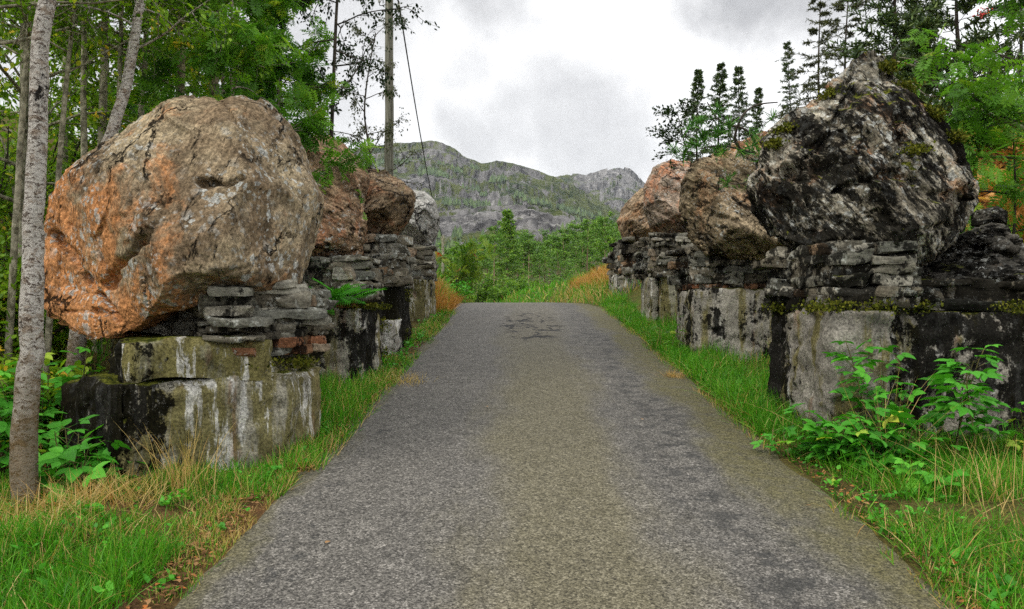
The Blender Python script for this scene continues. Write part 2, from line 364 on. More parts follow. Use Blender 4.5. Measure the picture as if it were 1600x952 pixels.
def mat_leaf(name, stops, trans=.42, rough=.5, spec=.18):
    m, N = newmat(name)
    r = N.n('ShaderNodeAttribute', attribute_name='rnd').outputs['Fac']
    c = N.ramp(r, stops)
    p = N.n('ShaderNodeBsdfPrincipled', {'Base Color': c, 'Roughness': rough, 'Specular IOR Level': spec})
    t = N.n('ShaderNodeBsdfTranslucent', {0: N.mix(1.0, c, (1.15, 1.25, .55), 'MULTIPLY')})
    N.n('ShaderNodeOutputMaterial', {0: N.n('ShaderNodeMixShader', {0: trans, 1: p.outputs[0], 2: t.outputs[0]}).outputs[0]})
    return m
def mat_bark(name, c1, c2, sc=(14, 14, 3), seed=0, bd=.02):
    m, N = newmat(name)
    v = N.map(N.n('ShaderNodeTexCoord').outputs['Object'], loc=(seed, seed, seed), sc=sc)
    a = N.noise(v, 1.0, 8, .68, .3)
    c = N.mix(N.sm(a, .35, .65), c1, c2)
    big = N.noise(N.map(v, sc=(.2, .2, .2)), 1.0, 4)
    c = N.mix(1.0, c, N.ramp(big, [(.3, .6), (.7, 1.4)]), 'MULTIPLY')
    finish(N, c, .85, a, .8, bd, .2)
    return m
def mat_birch():
    m, N = newmat('birch_bark')
    co = N.n('ShaderNodeTexCoord').outputs['Object']; z = N.xyz(co)[2]
    wz = N.vm('ADD', co, N.vm('SCALE', N.n('ShaderNodeTexNoise', {'Vector': co, 'Scale': 11.0, 'Detail': 5, 'Roughness': .7}).outputs['Color']).outputs[0]); wz.inputs[1].links[0].from_node.inputs['Scale'].default_value = .11; co2 = wz.outputs[0]
    b = N.noise(N.map(co, sc=(6, 6, 3.4)), 1.0, 9, .75); d1 = N.noise(N.map(co2, sc=(24, 24, 62)), 1.0, 5, .7); d2 = N.noise(N.map(co2, sc=(9, 9, 17)), 1.0, 8, .76)
    c = N.mix(N.noise(co, 9, 6, .7), (.40, .36, .30), (.72, .69, .64))
    c = N.mix(N.m('MULTIPLY', N.sm(d2, .50, .60), .75), c, (.22, .145, .085))
    c = N.mix(N.m('MULTIPLY', N.sm(d1, .53, .575), .9), c, (.075, .05, .035))
    c = N.mix(N.sm(N.m('ADD', N.m('MULTIPLY', b, .7), N.m('MULTIPLY', d2, .3)), .555, .60), c, (.013, .011, .009))
    low = N.m('ADD', N.m('SUBTRACT', z, .9), N.m('MULTIPLY', N.m('SUBTRACT', b, .5), 2.0))
    c = N.mix(N.m('MULTIPLY', N.sm(low, .35, -.5), .75), c, N.mix(N.noise(co, 14, 5), (.05, .045, .012), (.20, .115, .03)))
    finish(N, c, .8, N.m('ADD', N.m('ADD', d1, d2), N.m('MULTIPLY', b, .8)), .9, .03, .1)
    return m
def mat_ground():
    m, N = newmat('ground_soil')
    v = N.n('ShaderNodeTexCoord').outputs['Object']
    dry = N.n('ShaderNodeAttribute', attribute_name='dry').outputs['Fac']
    a = N.noise(v, 1.7, 8, .65); f = N.noise(v, 34, 6, .72)
    gr = N.mix(N.sm(a, .38, .62), (.030, .050, .010), (.075, .095, .018))
    br = N.mix(N.noise(v, 6, 6, .7), (.045, .028, .014), (.17, .085, .03))
    c = N.mix(N.m('ADD', N.m('MULTIPLY', dry, 1.0), N.m('SUBTRACT', N.noise(v, 4, 6, .7), .5), clamp=True), gr, br)
    c = N.mix(1.0, c, N.ramp(f, [(.3, .35), (.5, 1), (.68, 1.8)]), 'MULTIPLY')
    far = N.vm('LENGTH', v).outputs['Value']
    c = N.mix(N.sm(far, 60, 140), c, (.035, .055, .016))
    finish(N, c, .95, N.m('ADD', f, a), .8, .04, .15)
    return m
def mat_road():
    m, N = newmat('asphalt')
    v = N.n('ShaderNodeTexCoord').outputs['Object']
    u = N.n('ShaderNodeAttribute', attribute_name='u').outputs['Fac']
    x, y, z = N.xyz(v)
    ag = N.voro(v, 125.0); agc = N.xyz(ag.outputs['Color'])[0]
    ag2 = N.voro(v, 60.0); agc2 = N.xyz(ag2.outputs['Color'])[1]
    big = N.noise(N.map(v, sc=(1, .35, 1)), 1.6, 7, .65); mid = N.noise(v, 6, 7, .7)
    chip = N.m('ADD', N.m('MULTIPLY', agc, .68), N.m('MULTIPLY', agc2, .32))
    c = N.ramp(chip, [(.16, (.024, .0235, .022)), (.42, (.066, .064, .060)), (.62, (.104, .102, .097)), (.80, (.158, .154, .147)), (.92, (.255, .25, .242))])
    c = N.mix(1.0, c, N.ramp(mid, [(.3, .72), (.5, 1.0), (.7, 1.25)]), 'MULTIPLY')
    c = N.mix(1.0, c, (1.05, 1.0, .92), 'MULTIPLY')
    # moss and dust: along the middle, between the wheel tracks, and along both edges
    wob = N.m('MULTIPLY', N.m('SUBTRACT', big, .5), 1.1)
    uu = N.m('ADD', u, wob)
    midstrip = N.m('MULTIPLY', N.sm(N.m('ABSOLUTE', N.m('SUBTRACT', uu, .28)), .75, .28), N.sm(y, 17, 8, .35, 1.0))
    edge = N.m('MAXIMUM', N.sm(uu, 1.36, 1.72), N.m('MULTIPLY', N.sm(uu, -1.30, -1.55), .8))
    mos = N.mix(chip, (.010, .008, .001), (.215, .185, .070))
    c = N.mix(N.m('MULTIPLY', midstrip, .45), c, mos)
    c = N.mix(N.m('MULTIPLY', edge, N.sm(mid, .25, .6, .35, .85)), c, N.mix(chip, (.010, .010, .002), (.150, .132, .042)))
    # worn, open-textured dark band by the right wheel track and loose grit left
    dk = N.m('MULTIPLY', N.sm(N.m('ABSOLUTE', N.m('SUBTRACT', uu, 1.25)), .42, .05), N.sm(N.noise(N.map(v, sc=(1, 1.0, 1)), 5.5, 8, .75), .47, .58))
    dk2 = N.m('MULTIPLY', N.sm(N.m('ABSOLUTE', N.m('ADD', uu, 1.2)), .25, .05), N.sm(N.noise(v, 7.5, 8, .75), .55, .62))
    c = N.mix(N.m('MULTIPLY', N.m('MAXIMUM', dk, dk2), .68), c, (.016, .017, .017))
    # the cracked hollow near the crest
    cx = N.m('DIVIDE', N.m('SUBTRACT', x, .36), .62); cy = N.m('DIVIDE', N.m('SUBTRACT', y, 15.0), 2.6)
    inside = N.sm(N.m('ADD', N.m('ADD', N.m('MULTIPLY', cx, cx), N.m('MULTIPLY', cy, cy)), N.m('SUBTRACT', mid, .5)), 1.05, .55)
    wv2 = N.vm('ADD', N.map(v, sc=(1.0, .55, 1)), N.vm('SCALE', N.n('ShaderNodeTexNoise', {'Vector': v, 'Scale': 3.0, 'Detail': 5}).outputs['Color']).outputs[0])
    wv2.inputs[1].links[0].from_node.inputs['Scale'].default_value = .5
    ed = N.voro(wv2.outputs[0], 2.7, 'DISTANCE_TO_EDGE').outputs['Distance']
    ck = N.m('MULTIPLY', N.sm(ed, .085, .045), N.m('MULTIPLY', inside, N.sm(N.noise(v, 2.4, 3), .40, .48)))
    c = N.mix(N.m('MULTIPLY', inside, .12), c, (.11, .085, .05))
    c = N.mix(ck, c, (.006, .006, .006))
    h = N.m('SUBTRACT', N.m('ADD', N.m('MULTIPLY', ag.outputs['Distance'], -.6), N.m('MULTIPLY', mid, .7)), N.m('MULTIPLY', ck, 2.0))
    finish(N, c, .82, h, .7, .008, .3)
    return m
def mat_mountain():
    m, N = newmat('mountain_rock')
    v = N.n('ShaderNodeTexCoord').outputs['Object']
    gn = N.xyz(N.n('ShaderNodeNewGeometry').outputs['Normal'])
    z = N.xyz(v)[2]; veg = N.n('ShaderNodeAttribute', attribute_name='veg').outputs['Fac']
    a = N.noise(v, .012, 9, .66); b = N.noise(N.map(v, sc=(1, .4, .22)), .05, 9, .72, .4); f = N.noise(N.map(v, sc=(1, .6, 1)), .09, 7, .75)
    rk = N.mix(N.sm(b, .36, .60), (.020, .020, .022), (.20, .193, .188))
    rk = N.mix(1.0, rk, N.ramp(a, [(.3, .6), (.7, 1.3)]), 'MULTIPLY')
    rk = N.mix(N.sm(f, .5, .68), rk, (.37, .355, .34))
    gr = N.mix(N.sm(N.noise(v, .03, 6, .7), .36, .62), (.016, .034, .009), (.088, .105, .026))
    g = N.m('ADD', N.m('MULTIPLY', veg, 1.0), N.m('ADD', N.m('MULTIPLY', N.m('SUBTRACT', f, .5), 1.0), N.m('MULTIPLY', N.m('SUBTRACT', a, .5), 2.2)))
    g = N.m('ADD', g, N.m('MULTIPLY', N.m('SUBTRACT', gn[2], .72), .7))
    c = N.mix(N.sm(g, .38, .54), rk, gr)
    finish(N, c, .95, N.m('ADD', b, f), 1.0, 6.0, .1)
    return m
M = {}
M['ground'] = mat_ground(); M['road'] = mat_road(); M['mountain'] = mat_mountain()
M['birch'] = mat_birch()
M['alder_bark'] = mat_bark('alder_bark', (.06, .05, .028), (.27, .235, .14), (16, 16, 11), 1)
M['pale_bark'] = mat_bark('pale_bark', (.09, .085, .05), (.40, .37, .27), (16, 16, 13), 2)
M['dark_bark'] = mat_bark('dark_bark', (.022, .018, .014), (.075, .06, .045), (10, 10, 3), 3)
M['pine_bark'] = mat_bark('pine_bark', (.15, .10, .07), (.36, .25, .17), (6, 6, 2), 4, .04)
M['rowan_bark'] = mat_bark('rowan_bark', (.15, .12, .09), (.34, .29, .24), (10, 10, 6), 6)
M['pole_wood'] = mat_bark('pole_wood', (.065, .062, .042), (.21, .205, .16), (26, 26, 1.1), 5, .01)
M['stem'] = mat_bark('plant_stem', (.06, .07, .02), (.16, .13, .05), (20, 20, 8), 6, .003)
G = lambda *c: c
M['leaf_alder'] = mat_leaf('alder_leaf', [(0, (0.048, 0.087, 0.009)), (.35, (0.124, 0.251, 0.018)), (.75, (0.264, 0.441, 0.029)), (.93, (0.575, 0.589, 0.051)), (1, (0.817, 0.530, 0.059))])
M['leaf_rowan'] = mat_leaf('rowan_leaf', [(0, (0.030, 0.082, 0.011)), (.4, (0.087, 0.228, 0.022)), (.8, (0.176, 0.374, 0.035)), (1, (0.375, 0.475, 0.056))])
M['leaf_rowan_yellow'] = mat_leaf('rowan_leaf_yellowing', [(0, (0.030, 0.078, 0.010)), (.4, (0.090, 0.192, 0.022)), (.75, (0.204, 0.288, 0.036)), (.9, (0.360, 0.300, 0.048)), (.95, (0.384, 0.120, 0.036)), (1, (0.360, 0.036, 0.024))])
M['leaf_dark'] = mat_leaf('dark_leaf', [(0, (.006, .014, .004)), (.6, (.016, .036, .009)), (1, (.035, .065, .014))], .22)
M['leaf_grey'] = mat_leaf('small_grey_leaf', [(0, (0.036, 0.041, 0.026)), (.6, (0.078, 0.090, 0.048)), (1, (0.144, 0.150, 0.072))], .25)
M['leaf_bramble'] = mat_leaf('bramble_leaf', [(0, (0.036, 0.152, 0.016)), (.5, (0.068, 0.296, 0.024)), (.9, (0.124, 0.421, 0.035)), (1, (0.480, 0.502, 0.064))], .3, .5, .15)
M['leaf_shrub'] = mat_leaf('shrub_leaf', [(0, (0.044, 0.102, 0.017)), (.5, (0.112, 0.235, 0.034)), (1, (0.235, 0.356, 0.051))])
M['needle_dark'] = mat_leaf('spruce_needle', [(0, (0.027, 0.049, 0.020)), (.6, (0.073, 0.120, 0.041)), (1, (0.146, 0.197, 0.056))], .12)
M['needle_pine'] = mat_leaf('pine_needle', [(0, (0.022, 0.077, 0.014)), (.5, (0.056, 0.179, 0.023)), (1, (0.131, 0.305, 0.030))], .15)
M['needle_far'] = mat_leaf('far_pine_needle', [(0, (0.053, 0.130, 0.028)), (.5, (0.138, 0.283, 0.040)), (1, (0.304, 0.456, 0.058))], .15)
M['grass'] = mat_leaf('grass_blade', [(0, (.03, .10, .006)), (.35, (.065, .25, .010)), (.58, (.13, .36, .02)), (.68, (.24, .34, .04)), (.76, (.42, .30, .09)), (.9, (.58, .43, .18)), (1, (.42, .19, .05))], .3, .5, .2)
M['bracken'] = mat_leaf('bracken_frond', [(0, (.20, .085, .02)), (.5, (.42, .20, .055)), (.85, (.58, .33, .11)), (.93, (.60, .42, .18)), (1, (.12, .24, .02))], .3, .7, .1)
M['litter'] = mat_leaf('litter', [(0, (.04, .022, .01)), (.5, (.15, .075, .03)), (.8, (.28, .16, .07)), (1, (.36, .12, .03))], .1, .8, .1)
M['moss'] = mat_leaf('moss_cushion', [(0, (.022, .030, .004)), (.5, (.075, .088, .010)), (1, (.17, .165, .022))], .1, .9, .05)
M['berry'] = mat_leaf('rowan_berry', [(0, (.45, .012, .012)), (1, (.6, .03, .02))], .0, .3, .5)
M['porcelain'] = mat_bark('porcelain', (.35, .34, .32), (.5, .5, .48), (4, 4, 4), 8, .001)
M['metal'] = mat_bark('galvanised', (.10, .10, .10), (.2, .2, .2), (9, 9, 9), 9, .002)
M['cable'] = mat_bark('black_cable', (.02, .02, .02), (.05, .05, .05), (9, 9, 9), 9, .001)

# ------------------------------------------------------------------ ground, road
def axis(*segs):
    a = [np.arange(s, e, st) for (s, e, st) in segs]; return np.concatenate(a + [[segs[-1][1]]])
gx = axis((-3400, -400, 300), (-400, -80, 40), (-80, -20, 6), (-20, -7, .7), (-7, 7, .11), (7, 20, .7), (20, 80, 6), (80, 400, 40), (400, 3400, 300))
gy = axis((-60, -6, 9), (-6, 1.5, 1.0), (1.5, 12, .11), (12, 30, .2), (30, 90, 2), (90, 400, 30), (400, 4400, 300))
GX, GY = np.meshgrid(gx, gy); GZ = ground(GX, GY)
U = GX - xc(GY); 
GZ = np.where((U > -1.4) & (U < 1.85) & (GY < 40), GZ - 0.012, GZ)
nx_, ny_ = len(gx), len(gy)
ii = (np.arange(ny_ - 1)[:, None] * nx_ + np.arange(nx_ - 1)[None]).reshape(-1)
Qg = np.stack([ii, ii + 1, ii + 1 + nx_, ii + nx_], 1)
dryv = np.where((U > 0) & (U > 4.4), .95 * sstep(GY, 5, 8), .45) * (1 - sstep(GY, 34, 50))
dryv = np.where((np.abs(U + 1.9) < .55) & (GY < 9), .85, dryv)
dryv = np.where((GY > 18) & (GY < 40) & (np.abs(U) < 8), .25, dryv)
gobj = kind(mesh('ground', np.stack([GX, GY, GZ], -1).reshape(-1, 3), [Qg], M['ground'], attrs={'dry': dryv.ravel()}), 'structure')
ry = np.concatenate([np.arange(-8, 34, .12)]); ru = np.linspace(-1.62, 2.08, 40)
RU, RY = np.meshgrid(ru, ry)
je = fbm(np.stack([RY.ravel() * 1.9, np.zeros(RY.size), np.zeros(RY.size)], 1), 4, 5).reshape(RY.shape) * .07
RX = xc(RY) + RU + je * (np.abs(RU - .23) / 1.85) ** 6
RZ = zr(RY) + .006 - .018 * ((RU - .23) / 1.85) ** 2 * 1.0 + .008 * fbm(np.stack([RX.ravel() * .8, RY.ravel() * .5, 0 * RX.ravel()], 1), 3, 8).reshape(RX.shape)
RZ = RZ - .03 * sstep(np.abs(RU - .23), 1.72, 1.85) + .018
k = len(ru); ii = (np.arange(len(ry) - 1)[:, None] * k + np.arange(k - 1)[None]).reshape(-1)
kind(mesh('road', np.stack([RX, RY, RZ], -1).reshape(-1, 3), [np.stack([ii, ii + 1, ii + 1 + k, ii + k], 1)], M['road'], attrs={'u': RU.ravel()}), 'structure')
def road_h(x, y): return zr(y) + .02

# ------------------------------------------------------------------ mountains
RID = [  # distance, start of the front slope, crest (px, py in the photograph), front profile power
 (560, 300, [(300, 400), (500, 385), (560, 368), (620, 350), (655, 337), (700, 331), (760, 324), (800, 321), (840, 322), (880, 331), (912, 345), (940, 365), (985, 392), (1060, 410), (1300, 420)], .55),
 (1500, 620, [(-200, 330), (300, 262), (460, 236), (540, 230), (600, 226), (630, 224), (660, 221), (675, 220), (692, 224), (712, 234), (732, 249), (752, 256), (775, 252), (800, 256), (825, 263), (850, 271), (880, 283), (910, 297), (945, 318), (990, 345), (1100, 400), (1500, 430)], .9),
 (2300, 1300, [(-200, 380), (560, 330), (700, 300), (790, 276), (830, 268), (870, 275), (895, 271), (915, 274), (938, 266), (955, 260), (968, 258), (984, 263), (1000, 277), (1012, 289), (1030, 293), (1080, 282), (1200, 300), (1500, 270), (1800, 250)], .8),
]
def mtn(az, D):
    z = np.full(az.shape, -8.0)
    wv = az + 6 * fbm(np.stack([D.ravel() / 300, az.ravel() / 120, 0 * D.ravel()], 1), 4, 3).reshape(az.shape)
    pp = np.stack([(wv * D / F / 70).ravel(), (D / 110).ravel(), 0 * D.ravel()], 1)
    ns = fbm(pp, 6, 21, .55).reshape(az.shape); rg = ridged(np.stack([(wv / 16).ravel(), (D / 190).ravel(), 0 * D.ravel()], 1), 5, 5, .6).reshape(az.shape)
    for (dist, d0, cr, pw) in RID:
        cx_ = np.array([c[0] for c in cr], float); cy_ = np.array([c[1] for c in cr], float)
        py = np.interp(az, cx_, cy_)
        zt = (476 - py) / F * dist + EYE
        t = np.clip((D - d0) / (dist - d0), 0, 1)
        pr = t ** pw
        st = np.floor(pr * 7 + ns * .9) / 7; pr = pr * .72 + np.clip(st, 0, 1) * .28
        z1 = np.where(D <= dist, zt * pr - 8 * (1 - t), zt - (D - dist) * .35)
        amp = dist / F * (2.2 + 5.5 * np.sin(np.pi * np.clip(t, 0, 1)) )
        z1 = z1 + amp * (ns * .55 + rg * .35 - .25) * np.where(D <= dist, sstep(t, 0, .2), 1)
        z = np.maximum(z, z1)
    return z
az = np.concatenate([np.arange(-200, 560, 12.0), np.arange(560, 1060, 1.6), np.arange(1060, 1800, 12.0)])
dd = np.concatenate([np.arange(290, 580, 5.0), np.arange(580, 1520, 11.0), np.arange(1520, 2340, 13.0), np.arange(2340, 2700, 60.0)])
AZ, DD = np.meshgrid(az, dd); ZZ = mtn(AZ, DD); XX = (AZ - 800) / F * DD
k = len(az); ii = (np.arange(len(dd) - 1)[:, None] * k + np.arange(k - 1)[None]).reshape(-1)
PY = 476 - (ZZ - EYE) / DD * F
veg = np.where(DD < 575, .18 + .5 * (1 - sstep(AZ, 560, 690)) + .35 * sstep(PY, 372, 400), np.where(DD < 1510, .41 + .25 * sstep(AZ, 800, 900), .22 + .3 * (1 - sstep(AZ, 880, 935)) + .3 * sstep(PY, 285, 330)))
kind(mesh('mountains', np.stack([XX, DD, ZZ], -1).reshape(-1, 3), [np.stack([ii, ii + 1, ii + 1 + k, ii + k], 1)], M['mountain'], attrs={'veg': veg.ravel()}), 'structure')
# conifers standing in belts on the far slopes: one far-off wood
rng = np.random.default_rng(5); acc = Acc()
def belt(n, line, wpx, dlo, dhi, hgt):
    lx = np.array([c[0] for c in line], float); ly = np.array([c[1] for c in line], float)
    a_ = rng.uniform(lx[0], lx[-1], n * 8); d_ = rng.uniform(dlo, dhi, n * 8); z_ = mtn(a_, d_)
    py = 476 - (z_ - EYE) / d_ * F
    cl = fbm(np.stack([a_ / 14, d_ / 60, 0 * a_], 1), 3, 4)
    ok = (np.abs(py - np.interp(a_, lx, ly)) < wpx * (.55 + cl * 1.1)) & (cl > -.25); idx = np.where(ok)[0][:n]
    for i in idx:
        h = hgt * rng.uniform(.55, 1.25); r = h * rng.uniform(.22, .34); b = np.array(((a_[i] - 800) / F * d_[i], d_[i], z_[i] - .5))
        an = np.arange(5) * 1.2566 + rng.uniform(0, 6); ring = np.stack([np.cos(an) * r, np.sin(an) * r, np.full(5, h * .08)], 1)
        acc.add(np.concatenate([b + ring, [b + (0, 0, h)]]), None, [(q, (q + 1) % 5, 5) for q in range(5)], rng.uniform(0, .8))
belt(500, [(560, 280), (640, 250), (700, 268), (745, 290), (770, 330)], 12, 800, 1480, 8)
belt(850, [(735, 270), (770, 285), (800, 300), (830, 318), (870, 335), (940, 345)], 10, 750, 1480, 8)
belt(420, [(690, 318), (750, 318), (800, 316)], 6, 640, 1100, 7)
belt(320, [(800, 330), (860, 340), (960, 352)], 9, 640, 1400, 8)
belt(520, [(560, 385), (640, 365), (700, 380), (780, 384), (880, 376), (1000, 390)], 16, 300, 540, 4)
kind(acc.build('mountain_forest', M['needle_dark'], None, False), 'stuff')
# ------------------------------------------------------------------ boulders
_bm = bmesh.new(); bmesh.ops.create_icosphere(_bm, subdivisions=7, radius=1.0)
ICO7 = np.array([v.co[:] for v in _bm.verts], np.float32); ICO7F = np.array([[v.index for v in f.verts] for f in _bm.faces], np.int32); _bm.free()
_bm = bmesh.new(); bmesh.ops.create_icosphere(_bm, subdivisions=6, radius=1.0)
ICO6 = np.array([v.co[:] for v in _bm.verts], np.float32); ICO6F = np.array([[v.index for v in f.verts] for f in _bm.faces], np.int32); _bm.free()
def vnormals(V, Fc):
    n = np.cross(V[Fc[:, 1]] - V[Fc[:, 0]], V[Fc[:, 2]] - V[Fc[:, 0]]); vn = np.zeros_like(V)
    for q in range(3): np.add.at(vn, Fc[:, q], n)
    return vn / (np.linalg.norm(vn, axis=1, keepdims=True) + 1e-12)
from mathutils.geometry import delaunay_2d_cdt
def boulder(label, outline, d, back, mat, ridge=(), grooves=(), strata=None, srough=.012, rough=.05, seed=1, fine=True, group=None, nsub=60, sub=.05, bp=2.6, rim=.06, planes=(), ncut=10, tilt=.16, bev=2.4, blk=.35):
    """outline and ridge: (px, py[, forward]) corner points read off the photograph; forward = metres towards the road viewer from distance d.
    The front is built from flat faces between those corners, the back is a blunt rounded block."""
    D, Fc = (ICO7, ICO7F) if fine else (ICO6, ICO6F); rg = np.random.default_rng(seed * 13 + 1)
    def pt(q): f = q[2] if len(q) > 2 else 0.0; w = P(q[0], q[1], d - f); return np.array((w[0], w[2], f))
    O = np.array([pt(q) for q in outline]); c = .5 * (O[:, :2].min(0) + O[:, :2].max(0)); O[:, :2] -= c
    I = np.array([pt(q) for q in ridge]).reshape(-1, 3); I[:, :2] -= c
    half = np.abs(O[:, :2]).max(0); size = float(half.mean())
    if len(I) == 0: I = np.array([(rg.normal(0, .2) * half[0], rg.normal(0, .2) * half[1], size * .7) for _ in range(3)])
    def tri(pts):
        n = len(O); r = delaunay_2d_cdt([Vector(q[:2]) for q in pts], [(i, (i + 1) % n) for i in range(n)], [], 0, 1e-6); return np.array([v[:] for v in r[0]]), [f for f in r[2]], r[3]
    def plane_interp(pts, xy):
        vv, fs, og = tri(pts); zz = np.array([pts[o[0]][2] if o else 0. for o in og]); out = np.full(len(xy), np.nan)
        for f in fs:
            A, B, C = vv[f[0]], vv[f[1]], vv[f[2]]; det = (B[0] - A[0]) * (C[1] - A[1]) - (C[0] - A[0]) * (B[1] - A[1])
            if abs(det) < 1e-10: continue
            u = ((xy[:, 0] - A[0]) * (C[1] - A[1]) - (C[0] - A[0]) * (xy[:, 1] - A[1])) / det; v = ((B[0] - A[0]) * (xy[:, 1] - A[1]) - (xy[:, 0] - A[0]) * (B[1] - A[1])) / det
            m_ = (u >= -1e-4) & (v >= -1e-4) & (u + v <= 1.0001) & np.isnan(out); out[m_] = zz[f[0]] + u[m_] * (zz[f[1]] - zz[f[0]]) + v[m_] * (zz[f[2]] - zz[f[0]])
        return out
    seg = np.concatenate([np.linspace(O[i], O[(i + 1) % len(O)], 16, endpoint=False) for i in range(len(O))]); th = np.arctan2(seg[:, 1], seg[:, 0]); o = np.argsort(th)
    th = th[o]; rr = np.hypot(seg[:, 0], seg[:, 1])[o]; rf = seg[o, 2]; T3 = np.concatenate([th - 2 * math.pi, th, th + 2 * math.pi])
    def rad(a_): return np.interp(a_, T3, np.tile(rr, 3))
    # smaller broken faces: extra corners a little proud of or behind the large ones
    if nsub:
        a_ = rg.uniform(-math.pi, math.pi, nsub * 3); q_ = np.sqrt(rg.random(nsub * 3)) * .93 * rad(a_); X = np.stack([np.cos(a_) * q_, np.sin(a_) * q_], 1); z_ = plane_interp(list(O) + list(I), X)
        keep = []; allp = np.concatenate([O[:, :2], I[:, :2]])
        for k_ in range(len(X)):
            if len(keep) >= nsub: break
            if np.isnan(z_[k_]) or np.hypot(*(allp - X[k_]).T).min() < size * .62 / math.sqrt(nsub): continue
            keep.append((X[k_][0], X[k_][1], z_[k_] + rg.normal(0, sub))); allp = np.vstack([allp, X[k_]])
        ctl = list(O) + list(I) + [np.array(q) for q in keep]
    else: ctl = list(O) + list(I)
    a = np.arctan2(D[:, 2], D[:, 0]); r = rad(a); R0 = np.interp(a, T3, np.tile(rf, 3)); rho = np.hypot(D[:, 0], D[:, 2]); fr_ = D[:, 1] < 0
    q = np.where(fr_, np.minimum(rho, 1) ** 1.0, np.minimum(rho, 1)); x = np.cos(a) * r * q; z = np.sin(a) * r * q
    f = np.zeros(len(D)); f[fr_] = plane_interp(ctl, np.stack([x[fr_], z[fr_]], 1) * .9995); bad = np.isnan(f); f[bad] = R0[bad] * rho[bad]
    if planes:                                       # large flat faces, each through three corners, then smaller chips off them
        ab = []
        for tri_ in planes:
            A = np.array([pt(q_) for q_ in tri_]); A[:, :2] -= c; ab.append(np.linalg.solve(np.c_[A[:, :2], np.ones(3)], A[:, 2]))
        ab = np.array(ab)
        for k_ in range(ncut):
            a1 = rg.uniform(-math.pi, math.pi); q1 = math.sqrt(rg.random()) * .8 * float(rad(a1)); X = np.array((math.cos(a1) * q1, math.sin(a1) * q1, 1)); v_ = ab[:len(planes)] @ X; j = int(v_.argmin()); g_ = ab[j, :2] + rg.normal(0, tilt, 2)
            ab = np.vstack([ab, [g_[0], g_[1], v_[j] - g_ @ X[:2] + rg.uniform(.0, .02)]])
        fp2 = (np.stack([x, z, np.ones(len(x))], 1) @ ab.T).min(1); f = np.where(fr_, np.maximum(np.minimum(fp2, R0 + bev * r * (1 - rho)), R0 - .02), f)
    y = np.where(fr_, -f - rim * (1 - rho ** 8), -R0 * rho ** 2 + back * (1 - rho ** bp) ** (1 / bp))
    V = np.stack([x, y, z], 1).astype(np.float32); lo = V / size; N_ = vnormals(V, Fc)
    # joints, pits and foliation
    ed = rg.uniform(-1.2, 1.2, (40, 3)) * (half[0] / size, .9, half[1] / size); wl = lo + .09 * np.stack([fbm(lo * 2.5, 3, seed + k_) for k_ in range(3)], 1); an_ = np.eye(3)
    if strata is not None: s0 = np.array(strata, float); s0 /= np.linalg.norm(s0); an_ = np.eye(3) + 1.6 * np.outer(s0, s0)
    b1 = np.full(len(V), 1e9); bid = np.zeros(len(V), int); b2 = np.full(len(V), 1e9)
    for k_ in range(40):
        dq = np.linalg.norm((wl - ed[k_]) @ an_, axis=1); m_ = dq < b1; b2 = np.where(m_, b1, np.minimum(b2, dq)); b1 = np.where(m_, dq, b1); bid[m_] = k_
    off = rg.normal(0, 1, 40); crk = np.exp(-((b2 - b1) / .014) ** 2) * sstep(vnoise(lo * 2.2 + 9, seed), -.05, .35)
    edge = np.where(fr_, sstep(1 - rho, .01, .09), 1.0)
    V = V + N_ * ((off[bid] * blk * rough - crk * rough * .8) * size * edge)[:, None]
    V = V + N_ * ((fbm(lo * 2.2, 3, seed) * .18 + (ridged(lo * 5.3 + 5, 5, seed + 3, .62) - .3) * .15 + fbm(lo * 18, 4, seed + 9, .65) * .15) * rough * size)[:, None]
    if strata is not None:
        along = np.stack([(lo @ s0) * 9.0 + 1.2 * fbm(lo * 1.6, 3, seed + 2), lo[:, 0] * .9, lo[:, 2] * .9], 1); V = V + N_ * ((ridged(along, 4, seed + 4, .65) - .35) * srough * size)[:, None]
    C3 = np.array((c[0], d, c[1]))
    if grooves:
        Wd = V + C3; px = 800 + Wd[:, 0] / Wd[:, 1] * F; py = 476 - (Wd[:, 2] - EYE) / Wd[:, 1] * F; wob = fbm(np.stack([px / 22, py / 22, 0 * px], 1), 4, seed, .6)
        for (ln, w, dp) in grooves:
            dm = np.full(len(V), 1e9)
            for (x0, y0), (x1, y1) in zip(ln[:-1], ln[1:]):
                ex, ey = x1 - x0, y1 - y0; t = np.clip(((px - x0) * ex + (py - y0) * ey) / (ex * ex + ey * ey), 0, 1); dm = np.minimum(dm, np.hypot(px - x0 - t * ex, py - y0 - t * ey))
            V[:, 1] = V[:, 1] + np.where(fr_, edge * dp * np.exp(-(np.abs(dm + wob * w * .8) / w) ** 3), 0)
    base = np.array((0.0, 0, 0)); base[:] = (c[0], d, c[1] + O[:, 1].min())
    ob = mesh('boulder', V + C3 - base, [Fc], mat); ob.location = [float(t) for t in base]
    return tag(ob, label, 'boulder', group)
BL, BR = 'boulders set on the piers left of the road', 'boulders set on the piers right of the road'
mL1 = mat_rock('rock_orange_gneiss', (.18, .13, .08), (.33, .265, .17), (.33, .145, .055), .80, (-.16, 0, -.10), .62, .42, .12, (R(10), R(72), 0), .38, 1)
mL2 = mat_rock('rock_brown_foliated', (.17, .11, .065), (.34, .24, .15), (.25, .11, .055), .5, (0, 0, 0), .4, .46, .35, (0, R(-28), 0), .9, 2)
mL3 = mat_rock('rock_dark_brown', (.14, .10, .06), (.28, .205, .13), (.22, .09, .04), .42, (0, 0, 0), .35, .52, .55, (R(10), R(40), 0), .7, 3)
mL4 = mat_rock('rock_pale_grey', (.27, .26, .235), (.42, .405, .37), (.28, .16, .07), .12, (0, 0, -.2), .8, .36, .15, (0, R(50), 0), .5, 4)
